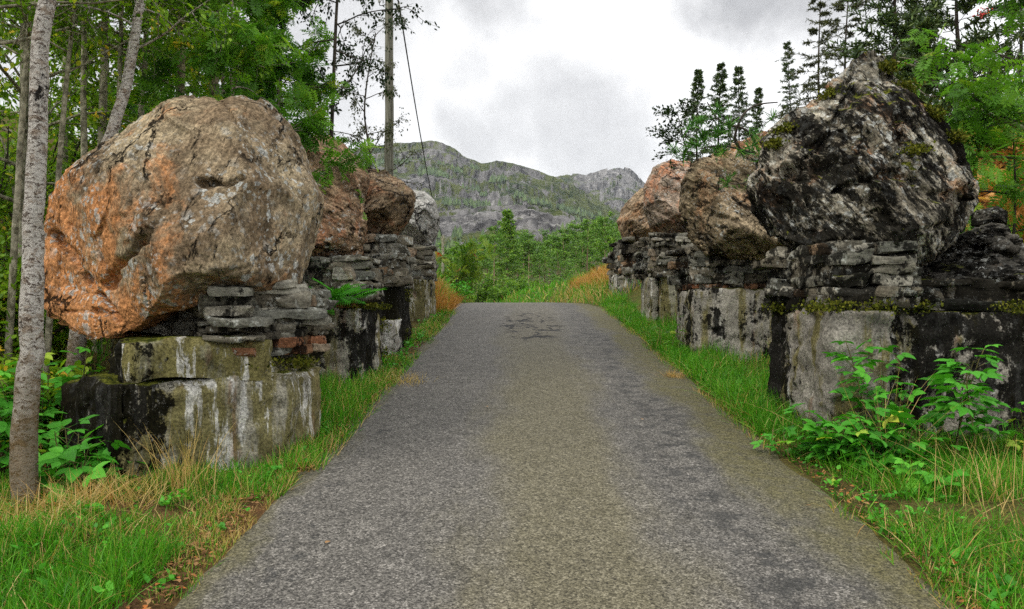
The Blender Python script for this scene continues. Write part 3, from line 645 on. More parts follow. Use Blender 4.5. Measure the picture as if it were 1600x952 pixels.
mR1 = mat_rock('rock_grey_schist', (.13, .115, .085), (.31, .285, .225), (.24, .115, .05), .34, (0, 0, .03), .75, .78, .78, (0, R(-55), R(10)), 1.15, 5)
mR2 = mat_rock('rock_tan_schist', (.18, .14, .085), (.33, .26, .17), (.27, .14, .07), .25, (0, 0, .1), .4, .58, .3, (0, R(-42), 0), .85, 6)
mR3 = mat_rock('rock_rust_grey', (.19, .15, .11), (.32, .25, .19), (.30, .125, .06), .45, (0, 0, .05), .45, .42, .2, (0, R(-55), 0), .4, 7)
mR4 = mat_rock('rock_brown_slab', (.19, .135, .085), (.30, .22, .14), (.28, .14, .065), .4, (0, 0, 0), .3, .42, .3, (0, R(45), 0), .7, 8)
mDK = mat_rock('rock_dark_rubble', (.05, .047, .04), (.13, .12, .10), (.14, .07, .03), .2, (0, 0, 0), .4, .68, .5, (0, 0, 0), .6, 9)

boulder('huge orange brown boulder beside the white barked birch, the largest rock left of the road',
    [(72, 305), (110, 265), (180, 215), (255, 166), (272, 157), (320, 151), (345, 157), (375, 149), (412, 162), (442, 195), (464, 235), (479, 275), (491, 298), (487, 330), (476, 370, .1), (463, 410, .2), (450, 440, .3), (425, 453, .4), (360, 456, .45), (325, 470, .5), (290, 482, .6), (235, 494, .65), (205, 514, .6), (165, 528, .5), (140, 527, .4), (118, 515, .3), (100, 500, .2), (62, 478), (60, 440), (68, 400), (66, 350)],
    6.35, 1.15, mL1, ridge=[(276, 187, .36), (346, 180, .30), (380, 190, .34), (300, 215, .66), (388, 240, .68), (425, 330, .82), (430, 405, .92), (345, 430, 1.0), (255, 455, 1.02), (245, 350, .88), (330, 320, .84), (212, 285, .62), (120, 332, .36), (150, 335, .48), (190, 400, .60), (175, 450, .70), (108, 420, .40), (90, 360, .26), (188, 500, .72), (128, 492, .42), (450, 290, .46), (474, 320, .10), (462, 385, .34)],
    grooves=[([(84, 362), (118, 410), (150, 452), (184, 498)], 6, .10), ([(240, 352), (215, 385), (180, 420), (168, 448)], 8, .10), ([(312, 287), (330, 283), (352, 291), (380, 277)], 3.5, .07), ([(312, 284), (326, 296), (334, 288)], 4, .05), ([(345, 158), (372, 200), (392, 240)], 3, .05), ([(100, 487), (150, 486), (182, 492)], 4, .06), ([(168, 330), (150, 380), (172, 440)], 2.5, .03), ([(300, 470), (330, 430), (400, 415), (470, 402)], 4, .05), ([(468, 300), (474, 350), (455, 400)], 5, .05), ([(205, 245), (260, 330), (245, 350)], 2.5, .03)],
    strata=(.80, .2, .3), srough=.007, rough=.036, seed=3, nsub=0, planes=[((300, 215, .66), (430, 405, .92), (250, 455, 1.0)), ((110, 265, .08), (255, 166, .08), (205, 245, .52)), ((430, 330, .80), (425, 425, .88), (480, 330, .22)), ((276, 187, .40), (380, 190, .40), (330, 152, .10)), ((245, 350, .86), (180, 470, .72), (85, 360, .22)), ((388, 240, .68), (450, 290, .48), (412, 165, .12)), ((140, 500, .48), (250, 462, .98), (235, 494, .70))], group=BL)
boulder('reddish brown boulder with slanting layers wedged behind the huge orange one',
    [(430, 410, .3), (405, 330), (420, 270), (455, 232), (492, 236), (520, 246), (545, 262), (557, 300), (564, 340, .1), (562, 372, .2), (545, 388, .3), (520, 398, .35), (495, 416, .35)],
    9.5, .9, mL2, ridge=[(478, 290, .45), (520, 285, .45), (545, 318, .55), (500, 345, .75), (470, 370, .6), (535, 360, .6)], strata=(.45, -.1, .85), srough=.028, rough=.05, seed=6, nsub=0, ncut=10, tilt=.2, planes=[((440, 270, .40), (535, 275, .42), (500, 380, .85)), ((540, 275, .45), (562, 340, .22), (538, 370, .60)), ((455, 234, .08), (520, 247, .08), (490, 275, .50))], group=BL)
boulder('flat topped brown rock above and behind the layered boulder, under the rowan leaves',
    [(452, 400, .2), (446, 310), (470, 235), (490, 212), (512, 212), (535, 226), (556, 250), (572, 275), (568, 310), (560, 400, .2)],
    11.2, .9, mL2, ridge=[(500, 245, .5), (530, 260, .55), (545, 290, .5)], strata=(.6, -.1, .8), srough=.03, rough=.06, seed=8, fine=False, nsub=30, group=BL)
boulder('dark brown boulder with a mossy sloping top, right in front of the utility pole foot',
    [(520, 330), (530, 290), (545, 268), (575, 261), (600, 268), (625, 283), (644, 299), (643, 320), (632, 345), (615, 366), (592, 382), (570, 388), (545, 378)],
    12.2, 1.0, mL3, ridge=[(560, 290, .45), (585, 300, .75), (615, 305, .65), (560, 335, .75), (600, 325, .85), (632, 310, .4), (590, 352, .3), (565, 365, .3), (615, 340, .35)], strata=(-.5, .1, .8), srough=.02, rough=.05, seed=11, nsub=24, sub=.03, group=BL)
boulder('pale grey rounded boulder nearest the road crest on the left',
    [(606, 345), (622, 310), (642, 297), (662, 299), (679, 313), (685, 340), (681, 365), (668, 389), (642, 393), (615, 385)],
    16.4, 1.0, mL4, ridge=[(640, 315, .55), (665, 325, .65), (678, 342, .3), (640, 350, .7), (660, 362, .45), (655, 380, .1), (625, 340, .45)], strata=(.6, 0, .7), srough=.015, rough=.045, seed=14, nsub=20, sub=.025, group=BL)
bR1 = boulder('massive jagged grey boulder with a mossy crest, the largest rock right of the road',
    [(1186, 277), (1201, 245), (1214, 213), (1239, 189), (1274, 166), (1311, 134), (1336, 106), (1358, 88), (1381, 86), (1398, 118), (1428, 148), (1459, 171), (1482, 199), (1505, 226), (1517, 254), (1531, 291), (1533, 314), (1514, 347, .05), (1487, 379, .1), (1450, 407, .2), (1413, 439, .3), (1385, 453, .35), (1357, 444, .35), (1346, 411, .4), (1311, 397, .35), (1265, 384, .25), (1222, 370, .1), (1191, 319)],
    7.35, 1.1, mR1, ridge=[(1290, 168, .30), (1338, 132, .42), (1386, 112, .28), (1240, 215, .22), (1268, 232, .42), (1288, 248, .50), (1306, 196, .66), (1324, 300, .95), (1352, 362, .95), (1358, 420, .60), (1222, 290, .18), (1262, 330, .38), (1345, 205, .72), (1352, 160, .62), (1400, 176, .62), (1402, 245, .78), (1415, 288, 1.05), (1452, 212, .52), (1474, 268, .70), (1508, 296, .38), (1442, 335, .85), (1400, 392, .62), (1478, 338, .42), (1370, 285, 1.02), (1318, 250, .62), (1300, 350, .66)],
    grooves=[([(1262, 246), (1290, 232), (1318, 172), (1345, 140)], 9, .13), ([(1246, 208), (1272, 236), (1296, 290), (1322, 300)], 6, .08), ([(1300, 300), (1345, 285), (1392, 272), (1430, 285)], 5, .08), ([(1402, 170), (1408, 215), (1418, 250)], 7, .12), ([(1290, 250), (1310, 285), (1330, 310)], 5, .07), ([(1440, 300), (1480, 310), (1525, 295)], 7, .07), ([(1380, 100), (1386, 140), (1400, 170)], 4, .06), ([(1225, 260), (1255, 300), (1282, 360)], 7, .08), ([(1200, 290), (1235, 340), (1260, 375)], 4, .05), ([(1345, 380), (1350, 400), (1352, 425)], 4, .05), ([(1370, 330), (1420, 365), (1480, 350)], 4, .06)],
    strata=(.80, .1, .50), srough=.012, rough=.065, seed=17, nsub=0, ncut=16, tilt=.30, blk=.5, planes=[((1200, 260, .12), (1345, 400, .62), (1300, 235, .58)), ((1239, 195, .12), (1345, 110, .20), (1300, 225, .56)), ((1345, 215, .74), (1415, 288, 1.0), (1350, 360, 1.0)), ((1430, 270, .9), (1440, 345, .85), (1515, 300, .25)), ((1400, 190, .62), (1452, 212, .48), (1395, 110, .2)), ((1350, 375, 1.0), (1430, 345, .9), (1390, 445, .45))], group=BR)
boulder('tan grey boulder carrying the pine sapling, between the rusty boulder and the mossy crested one',
    [(1070, 278), (1090, 255), (1130, 234), (1190, 206), (1230, 210), (1262, 255), (1270, 400, .3), (1210, 414, .4), (1180, 404, .4), (1150, 398, .4), (1112, 393, .3), (1086, 368, .1), (1070, 330)],
    11.0, 1.0, mR2, ridge=[(1118, 272, .45), (1160, 262, .42), (1195, 245, .4), (1150, 305, .85), (1200, 285, .75), (1100, 325, .50), (1135, 355, .75), (1190, 350, 1.0), (1235, 320, .8), (1165, 385, .75)], grooves=[([(1075, 300), (1100, 330), (1150, 345)], 5, .08)], strata=(.75, .0, .6), srough=.03, rough=.06, seed=21, nsub=0, ncut=12, tilt=.25, planes=[((1072, 290, .10), (1086, 360, .15), (1120, 310, .62)), ((1118, 268, .48), (1215, 280, .62), (1165, 370, .98)), ((1120, 240, .10), (1230, 212, .12), (1175, 258, .46)), ((1112, 392, .30), (1180, 404, .40), (1150, 350, .90))], group=BR)
boulder('rusty orange and grey boulder, third along from the mossy crested one',
    [(1010, 288), (1024, 260), (1050, 250), (1078, 254), (1105, 275), (1114, 362, .3), (1088, 376, .3), (1042, 372, .1), (1020, 352), (1009, 322)],
    15.6, 1.0, mR3, ridge=[(1036, 285, .50), (1075, 285, .75), (1028, 312, .55), (1060, 335, .95), (1090, 350, .9), (1040, 352, .25), (1068, 362, .35)], grooves=[([(1012, 322), (1045, 338), (1090, 364)], 4, .12)], strata=(.6, 0, .6), srough=.015, rough=.045, seed=25, nsub=20, sub=.025, group=BR)
boulder('brown slab-like boulder nearest the road crest on the right',
    [(965, 345), (975, 325), (1000, 297), (1020, 288), (1045, 300), (1050, 374, .2), (1005, 382, .2), (976, 374)],
    20.4, 1.1, mR4, ridge=[(996, 318, .55), (1020, 312, .7), (985, 345, .5), (1012, 358, .7), (1030, 340, .8)], strata=(.6, 0, -.7), srough=.03, rough=.05, seed=28, fine=False, nsub=30, group=BR)
boulder('small bluish grey block on the rubble under the right edge of the mossy crested boulder',
    [(1528, 352), (1530, 328), (1558, 322), (1572, 330), (1570, 352), (1548, 358)], 8.2, .25, mDK, ridge=[(1545, 336, .15), (1560, 345, .18)], rough=.04, seed=31, fine=False, nsub=0)
boulder('dark wedge of rubble rock under the right side of the mossy crested boulder',
    [(1410, 470, .3), (1425, 432), (1475, 398), (1520, 362), (1556, 350), (1600, 385), (1640, 440), (1640, 490, .3), (1500, 495, .4)],
    7.6, .7, mDK, ridge=[(1470, 440, .5), (1520, 400, .4), (1560, 430, .6), (1600, 450, .4), (1500, 470, .6)], rough=.07, seed=33, strata=(0, 0, 1), srough=.03, nsub=60, sub=.08)

# ------------------------------------------------------------------ piers
def outline(fp, step, z0, z1, nz, seed, rnd=.05):
    """closed footprint polygon -> perimeter samples with rounded corners"""
    fp = np.array(fp, float); n = len(fp); out, nor = [], []
    for i in range(n):
        a, b = fp[i], fp[(i + 1) % n]; L = np.linalg.norm(b - a); t = (b - a) / L; nn = np.array((t[1], -t[0]))
        k = max(2, int(L / step)); s = (np.arange(k) + .5) / k
        for q in s:
            e = min(q, 1 - q) * L; off = -rnd * (1 - min(1, e / rnd)) ** 2 * .5
            out.append(a + t * L * q + nn * off); nor.append(nn)
    out = np.array(out); nor = np.array(nor)
    return out, nor
def concrete(fp, z0, z1, mat, parent, seed, name='concrete_block', rough=.02, org=(0, 0, 0), step=.03, chip=.05):
    pts, nor = outline(fp, step, z0, z1, 0, seed); k = len(pts); nz = max(4, int((z1 - z0) / step))
    zz = np.linspace(z0, z1, nz)
    V = np.zeros((nz, k, 3)); V[:, :, :2] = pts[None]; V[:, :, 2] = zz[:, None]
    Vf = V.reshape(-1, 3); Nf = np.repeat(nor[None], nz, 0).reshape(-1, 2)
    ds = fbm(Vf * 3.1, 4, seed) * rough * 1.2 + ridged(Vf * 9, 3, seed + 2) * rough * .45 - .03 * sstep(fbm(Vf * 4.5 + 31, 4, seed + 8), .42, .55)
    ds -= chip * sstep(Vf[:, 2], z1 - .07, z1) * (.45 + fbm(Vf * 5, 3, seed + 5))
    Vf[:, :2] += Nf * ds[:, None]
    Vf[:, 2] += fbm(Vf * 2.2, 3, seed + 4) * .035 * sstep(Vf[:, 2], z0 + .3, z1)
    ii = (np.arange(nz - 1)[:, None] * k + np.arange(k)[None]); jj = (np.arange(nz - 1)[:, None] * k + (np.arange(k) + 1)[None] % k)
    Q = np.stack([ii, jj, jj + k, ii + k], -1).reshape(-1, 4)
    top = Vf[-k:]; cen = top.mean(0); rings = [Vf]; off = len(Vf); prev = np.arange(off - k, off)
    for f in (.93, .8, .62, .4, .2):
        r_ = cen + (top - cen) * f; r_[:, 2] = top[:, 2].mean() * (1 - f) + top[:, 2] * f + .012 * vnoise(r_ * 6, seed) + .01
        cur = np.arange(off, off + k); rings.append(r_)
        Q = np.concatenate([Q, np.stack([prev, np.roll(prev, -1), np.roll(cur, -1), cur], 1)]); prev = cur; off += k
    return mesh(name, np.concatenate(rings) - np.asarray(org), [Q, prev[None]], mat, parent)
_u = np.linspace(-1, 1, 6); _C = []; _CQ = []
for ax in range(3):
    for sg in (-1, 1):
        k0 = len(_C)
        for b in _u:
            for a in _u:
                v = [0, 0, 0]; v[ax] = sg; v[(ax + 1) % 3] = a * sg; v[(ax + 2) % 3] = b; _C.append(v)
        for j in range(5):
            for i in range(5): q0 = k0 + j * 6 + i; _CQ.append((q0, q0 + 1, q0 + 7, q0 + 6))
_C = np.array(_C, float); _CQ = np.array(_CQ)
def masonry(fp, z0, z1, mat, parent, seed, org=(0, 0, 0), hs=(.05, .15), ls=(.14, .5), brick=0, slope=None, inset=.0, core=None):
    rng = np.random.default_rng(seed); fp = np.array(fp, float); n = len(fp); acc = Acc(); cen = fp.mean(0)
    z = z0; row = 0
    while z < z1 - .02:
        bk = row < brick
        h = rng.uniform(.06, .075) if bk else rng.uniform(*hs); h = min(h, max(z1 - z, .05)); last = z + h > z1 - .12
        for i in range(n):
            a, b = fp[i], fp[(i + 1) % n]; L = np.linalg.norm(b - a); t = (b - a) / L; nn = np.array((t[1], -t[0])); s = -.05 + rng.uniform(-.05, .02)
            while s < L:
                l = rng.uniform(.16, .26) if bk else rng.uniform(*ls)
                hh = h * (rng.uniform(.82, 1.05)); dep = rng.uniform(.13, .2); q = s + l / 2
                if last and rng.random() < .22: s += l; continue
                tone = rng.uniform(.86, 1.0) if (bk and rng.random() < .75) else min(.86, abs(rng.normal(.42, .24)))
                pos = a + t * min(q, L) + nn * (-dep + rng.normal(0, .024) - inset * (z - z0))
                if np.any(np.isnan(pos)): continue
                B = _C / (np.sum(np.abs(_C) ** 16, 1, keepdims=True) ** (1 / 16)); B = B * np.array((l / 2 + .004, dep, hh / 2 + .004))
                if not bk: B[:, 2] += B[:, 0] * rng.normal(0, .07); B[:, 1] += B[:, 0] * rng.normal(0, .12)
                for _ in range(3):                     # knocked-off corners
                    n3 = rng.normal(0, 1, 3) * (.6, 1.2, 1); n3 /= np.linalg.norm(n3); dp = B @ n3; B = B - np.clip(dp - dp.max() * rng.uniform(.70, .92), 0, None)[:, None] * n3
                if not bk: B[:, 2] *= 1 + rng.normal(0, .22) * B[:, 0] / (l / 2)
                wv = B * 7 + rng.uniform(0, 60, 3); B = B + (np.stack([vnoise(wv, 1), vnoise(wv, 2), vnoise(wv, 3)], 1) * .035 + np.stack([vnoise(wv * 3, 4), vnoise(wv * 3, 5), vnoise(wv * 3, 6)], 1) * .012) * np.array((1, 1, .6)) * (.5 if bk else 1)
                Wd = np.zeros_like(B); Wd[:, :2] = pos + B[:, 0:1] * t + B[:, 1:2] * nn; Wd[:, 2] = z + h / 2 + B[:, 2]
                acc.add(Wd, _CQ, None, tone); s += l
        z += h; row += 1
    c = cen + (fp - cen) * .93; V = np.concatenate([np.c_[c, np.full(n, z0 - .02)], np.c_[c, np.full(n, z1 - .05)]])
    k = np.arange(n); acc.add(V, np.stack([k, (k + 1) % n, (k + 1) % n + n, k + n], 1), None, .1)
    acc.add(V[n:], [tuple(range(4))] if n == 4 else None, [(0, q, q + 1) for q in range(1, n - 1)] if n != 4 else None, .1)
    return acc.build('masonry', mat, parent, False, org)
def moss(parent, org, lines, seed, n=500, w=.10, h=.035):
    rng = np.random.default_rng(seed); acc = Acc()
    for (p0, p1) in lines:
        p0 = np.array(p0, float); p1 = np.array(p1, float)
        t = rng.random(n); pos = p0 + (p1 - p0) * t[:, None]; cl = vnoise(np.stack([t * 7, 0 * t, 0 * t], 1), seed)
        pos += rng.normal(0, 1, (n, 3)) * (w * .5, w * .5, w * .2); keep = cl > .05
        pos = pos[keep]; dr = rng.normal(0, .8, (len(pos), 3)); dr[:, 2] = np.abs(dr[:, 2]) + .35
        leaves(acc, SIMPLE[0] * (1.3, 1, 1), SIMPLE[1], pos, dr, rng.uniform(.4, 1.1, len(pos)) * h, rng.random(len(pos)), rng, .1)
    return kind(acc.build('moss', M['moss'], parent, True, org), 'stuff')
q7 = lambda x, y, d=7.28: tuple(P(x, y, d))
moss(bR1, tuple(bR1.location), [(q7(1378, 90), q7(1398, 120)), (q7(1398, 120), q7(1430, 150)), (q7(1430, 150), q7(1482, 199)), (q7(1212, 216), q7(1240, 190)), (q7(1205, 242), q7(1214, 214)), (q7(1276, 166), q7(1312, 135)), (q7(1405, 246, 6.55), q7(1452, 226, 6.75)), (q7(1482, 199), q7(1508, 228))], 8, 900, .09, .035)
PL, PR = 'old concrete and stone piers left of the road', 'old concrete and stone piers right of the road'
def pier(label, org, group): return thing('stone_pier', label, 'stone pier', org, group)
# left, nearest
o = (-2.4, 6.1, .3); t = pier('nearest left pier, pale streaked concrete with a black left flank and brick courses', o, PL)
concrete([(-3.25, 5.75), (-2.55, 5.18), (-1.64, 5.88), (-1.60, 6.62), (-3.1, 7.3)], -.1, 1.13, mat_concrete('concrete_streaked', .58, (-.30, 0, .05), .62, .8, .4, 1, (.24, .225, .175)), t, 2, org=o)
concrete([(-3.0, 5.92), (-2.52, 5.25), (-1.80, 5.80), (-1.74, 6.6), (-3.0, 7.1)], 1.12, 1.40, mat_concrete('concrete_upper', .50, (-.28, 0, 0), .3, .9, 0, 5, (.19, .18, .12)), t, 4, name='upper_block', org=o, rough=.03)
mm = mat_masonry('masonry_a', .5, 1)
masonry([(-2.18, 5.74), (-1.66, 6.02), (-1.60, 6.7), (-2.3, 6.9)], 1.27, 1.80, mm, t, 3, o, hs=(.04, .10), ls=(.2, .6), brick=2)
masonry([(-3.0, 6.3), (-2.3, 6.3), (-2.3, 7.2), (-3.0, 7.2)], 1.38, 1.7, mm, t, 5, o)
moss(t, o, [((-2.0, 5.72, 1.20), (-1.66, 6.0, 1.22)), ((-1.64, 5.95, 1.2), (-1.62, 6.5, 1.2))], 2, 900)
# left second
o = (-2.3, 9.4, .7); t = pier('second left pier, mostly black concrete with a green plant on its ledge', o, PL)
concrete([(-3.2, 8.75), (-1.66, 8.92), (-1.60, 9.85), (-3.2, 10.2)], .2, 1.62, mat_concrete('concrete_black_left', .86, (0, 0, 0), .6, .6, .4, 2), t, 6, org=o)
masonry([(-3.1, 8.85), (-1.74, 8.98), (-1.66, 9.8), (-3.1, 10.1)], 1.62, 2.16, mat_masonry('masonry_b', .62, 2), t, 7, o, brick=1)
moss(t, o, [((-1.9, 8.93, 1.63), (-1.66, 8.95, 1.63)), ((-1.63, 9.0, 1.62), (-1.6, 9.8, 1.62)), ((-1.62, 9.8, 1.5), (-1.6, 9.85, 1.0))], 3, 700)
# left third
o = (-2.3, 12, .9); t = pier('third left pier, recess shade painted black above a pale concrete footing', o, PL)
concrete([(-3.0, 11.4), (-1.66, 11.5), (-1.61, 12.6), (-3.0, 12.8)], .4, 1.92, mat_concrete('concrete_recess_shade', .95, (0, 0, .12), .5, .6, .3, 3), t, 8, org=o)  # no hollow modelled: recess shade is painted black, denser towards the top
concrete([(-2.1, 11.2), (-1.64, 11.25), (-1.62, 11.62), (-2.1, 11.55)], .5, 1.42, mat_concrete('concrete_pale', .25, (0, 0, 0), .7, .3, .2, 8, (.36, .34, .30)), t, 9, name='footing', org=o)
masonry([(-3.0, 11.35), (-1.66, 11.45), (-1.60, 12.6), (-3.0, 12.8)], 1.92, 2.66, mat_masonry('masonry_c', .52, 3), t, 9, o, brick=0)
moss(t, o, [((-1.63, 12.1, 1.0), (-1.6, 12.15, 1.9)), ((-1.62, 12.5, 1.0), (-1.6, 12.5, 1.9))], 4, 350, .06)
# left fourth
o = (-2.3, 16.3, 1.2); t = pier('fourth left pier, slim grey block with a flat capstone, nearest the crest', o, PL)
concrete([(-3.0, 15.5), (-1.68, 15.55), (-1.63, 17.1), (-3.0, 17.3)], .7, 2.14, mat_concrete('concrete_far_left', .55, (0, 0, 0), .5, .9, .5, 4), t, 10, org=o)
masonry([(-3.0, 15.55), (-1.72, 15.6), (-1.66, 17.0), (-3.0, 17.2)], 2.14, 2.80, mat_masonry('masonry_d', .45, 4, .8), t, 11, o)
# right, nearest
o = (3.9, 7.0, .5); t = pier('nearest right pier, black stained concrete with one pale grey panel', o, PR)
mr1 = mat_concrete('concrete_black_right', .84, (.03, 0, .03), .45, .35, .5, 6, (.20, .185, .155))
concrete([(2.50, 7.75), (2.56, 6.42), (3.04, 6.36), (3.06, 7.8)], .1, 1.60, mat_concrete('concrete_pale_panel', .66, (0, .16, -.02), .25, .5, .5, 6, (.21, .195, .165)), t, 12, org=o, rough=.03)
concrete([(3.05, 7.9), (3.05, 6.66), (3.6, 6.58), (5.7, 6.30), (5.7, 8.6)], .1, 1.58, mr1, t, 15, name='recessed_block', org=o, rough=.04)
masonry([(2.52, 7.7), (2.62, 6.62), (3.28, 6.55), (3.3, 7.9)], 1.60, 2.17, mat_masonry('masonry_e', .74, 5), t, 13, o, brick=0, hs=(.05, .13), ls=(.14, .42))
masonry([(3.3, 7.0), (3.32, 6.68), (5.6, 6.5), (5.6, 8.5), (3.3, 7.9)], 1.60, 1.86, mat_masonry('masonry_f', 1.0, 6), t, 14, o, hs=(.05, .10), ls=(.2, .6))
moss(t, o, [((2.58, 6.45, 1.62), (3.0, 6.40, 1.62)), ((3.1, 6.62, 1.62), (4.6, 6.42, 1.63)), ((2.52, 7.6, 1.62), (2.55, 6.5, 1.62)), ((4.0, 6.48, 1.62), (5.2, 6.36, 1.62))], 5, 1300, .14)
# right second
o = (3.2, 11, .8); t = pier('second right pier, grey concrete face below a dry stone course, right of the road', o, PR)
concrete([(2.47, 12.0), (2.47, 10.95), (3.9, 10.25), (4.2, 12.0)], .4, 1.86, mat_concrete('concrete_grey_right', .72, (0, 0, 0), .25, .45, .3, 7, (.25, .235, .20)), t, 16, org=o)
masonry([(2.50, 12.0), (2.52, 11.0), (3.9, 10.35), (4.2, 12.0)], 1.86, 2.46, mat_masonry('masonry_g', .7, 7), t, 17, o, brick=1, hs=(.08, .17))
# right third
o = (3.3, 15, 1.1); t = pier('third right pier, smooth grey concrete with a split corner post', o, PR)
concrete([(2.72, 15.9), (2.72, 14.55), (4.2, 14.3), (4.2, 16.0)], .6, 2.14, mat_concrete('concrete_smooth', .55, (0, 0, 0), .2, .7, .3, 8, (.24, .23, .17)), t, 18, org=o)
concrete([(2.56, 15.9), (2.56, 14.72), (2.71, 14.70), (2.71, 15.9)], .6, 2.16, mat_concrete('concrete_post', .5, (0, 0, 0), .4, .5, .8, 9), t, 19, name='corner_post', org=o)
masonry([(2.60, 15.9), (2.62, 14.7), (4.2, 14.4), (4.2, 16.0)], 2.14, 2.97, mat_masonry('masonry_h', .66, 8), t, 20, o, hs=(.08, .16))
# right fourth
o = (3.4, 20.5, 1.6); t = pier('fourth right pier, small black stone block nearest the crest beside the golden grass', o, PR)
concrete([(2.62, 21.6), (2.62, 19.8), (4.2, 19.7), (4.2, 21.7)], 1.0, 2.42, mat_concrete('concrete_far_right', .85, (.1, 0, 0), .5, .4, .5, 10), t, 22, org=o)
masonry([(2.70, 21.4), (2.72, 19.9), (4.2, 19.8), (4.2, 21.6)], 2.42, 3.28, mat_masonry('masonry_i', .7, 9), t, 23, o, hs=(.1, .2), ls=(.2, .7))
# ------------------------------------------------------------------ trees
def spline(pts, n):
    pts = np.asarray(pts, float); t = np.linspace(0, len(pts) - 1, n); i = np.clip(t.astype(int), 0, len(pts) - 2); f = t - i
    p0 = pts[np.clip(i - 1, 0, None)]; p1 = pts[i]; p2 = pts[i + 1]; p3 = pts[np.clip(i + 2, None, len(pts) - 1)]; f = f[:, None]
    return .5 * (2 * p1 + (p2 - p0) * f + (2 * p0 - 5 * p1 + 4 * p2 - p3) * f ** 2 + (3 * p1 - p0 - 3 * p2 + p3) * f ** 3)
def limb(o, d, L, n, rng, wander=.12, droop=0.0):
    pts = [np.array(o, float)]; d = np.array(d, float); d /= np.linalg.norm(d)
    for i in range(n):
        d = d + rng.normal(0, wander, 3); d[2] -= droop; d /= np.linalg.norm(d); pts.append(pts[-1] + d * L / n)
    return np.array(pts)
def branching(rng, trunk, r0, nb, first, blen, up, droop, wood, nsub=5, ntw=3, tipr=.25, side=None, sublen=.5, k=6):
    """adds trunk and limbs to wood; returns twig segments (a, b) on which leaves sit"""
    n = len(trunk); rad = r0 * (1 - (1 - tipr) * np.linspace(0, 1, n)); tube(wood, trunk, rad, 10, .5, .10, 3); tw = []
    L = np.linalg.norm(np.diff(trunk, axis=0), axis=1).sum(); ga = rng.uniform(0, 6)
    for i in range(nb):
        t = first + (1 - first) * (i + rng.uniform(0, .9)) / nb; f = t * (n - 1); j = min(int(f), n - 2); o = trunk[j] + (trunk[j + 1] - trunk[j]) * (f - j)
        ga += 2.4 + rng.normal(0, .3); e = up + rng.normal(0, .18)
        if side is not None and rng.random() < .65: ga = side + rng.normal(0, .7)
        d = (math.cos(ga) * math.cos(e), math.sin(ga) * math.cos(e), math.sin(e))
        bl = blen * (1 - .55 * (t - first) / (1 - first)) * rng.uniform(.65, 1.25); br = min(r0 * .42, .014 * bl + .006) * (1 - .5 * t)
        b = limb(o, d, bl, 7, rng, .13, droop); tube(wood, b, np.linspace(br, br * .3, 8), k, .5)
        for q in range(nsub):
            u = .25 + .75 * (q + rng.random()) / nsub; ib = min(int(u * 7), 6); dd = b[ib + 1] - b[ib]; dd /= np.linalg.norm(dd)
            s = limb(b[ib], dd + rng.normal(0, .65, 3) + (0, 0, .1), bl * sublen * (1.15 - .6 * u) * rng.uniform(.6, 1.3), 5, rng, .18, droop * 1.6)
            tube(wood, s, np.linspace(br * .4, br * .14, 6), 4, .5); tw += list(zip(s[1:-1], s[2:]))
            for w in range(ntw):
                iw = rng.integers(1, 5); dd = s[iw + 1] - s[iw]; dd /= np.linalg.norm(dd) + 1e-9
                x = limb(s[iw], dd + rng.normal(0, .8, 3), bl * sublen * .42 * rng.uniform(.5, 1.3), 3, rng, .2, droop * 2.0)
                tube(wood, x, np.linspace(br * .18, br * .08, 4), 3, .5); tw += list(zip(x[:-1], x[1:]))
    return tw
def foliage(rng, tw, n, shape, size, acc, flat=.5, hang=0.0, bias=0.0, spread=.03):
    a = np.array([q[0] for q in tw]); b = np.array([q[1] for q in tw]); i = rng.integers(0, len(tw), n); t = rng.random((n, 1))
    d = b[i] - a[i]; d /= np.linalg.norm(d, axis=1, keepdims=True) + 1e-9
    pos = a[i] + (b[i] - a[i]) * t + rng.normal(0, spread, (n, 3)); dr = d * .5 + rng.normal(0, .6, (n, 3)); dr[:, 2] -= hang
    cl = fbm(pos * 1.6, 2, 5) * .22
    leaves(acc, shape[0], shape[1], pos, dr, size * rng.uniform(.65, 1.25, n), np.clip(rng.normal(.48 + bias, .2, n) + cl, 0, 1), rng, flat)
def tree(name, label, cat, base, tr, r0, bark, leafm, seed, nl, shape=SIMPLE, size=.06, nb=18, first=.25, blen=1.6, up=.5, droop=.02, hang=.2, group=None, n=22, flat=.5, bias=0, side=None, nsub=5, ntw=3, extra=None, tipr=.25, sublen=.5, spread=.03, k=6):
    """tr: trunk points relative to the base"""
    rng = np.random.default_rng(seed); wood = Acc(); trunk = spline(tr, n); trunk[:, :2] += (rng.normal(0, .3, (n, 2)) * r0).cumsum(0) * .25
    tw = branching(rng, trunk, r0, nb, first, blen, up, droop, wood, nsub, ntw, tipr, side, sublen, k)
    if extra:
        for (pts, ra) in extra: tube(wood, spline(pts, 14), np.linspace(ra, ra * .5, 14), 6, .5)
    root = thing(name, label, cat, base, group); wood.build('trunk', bark, root)
    cr = Acc(); foliage(rng, tw, nl, shape, size, cr, flat, hang, bias, spread); cr.build('crown', leafm, root)
    return root
def gp(px, d, dz=0.0):
    x = (px - 800) / F * d; return np.array((x, d, float(ground(x, d)) + dz))
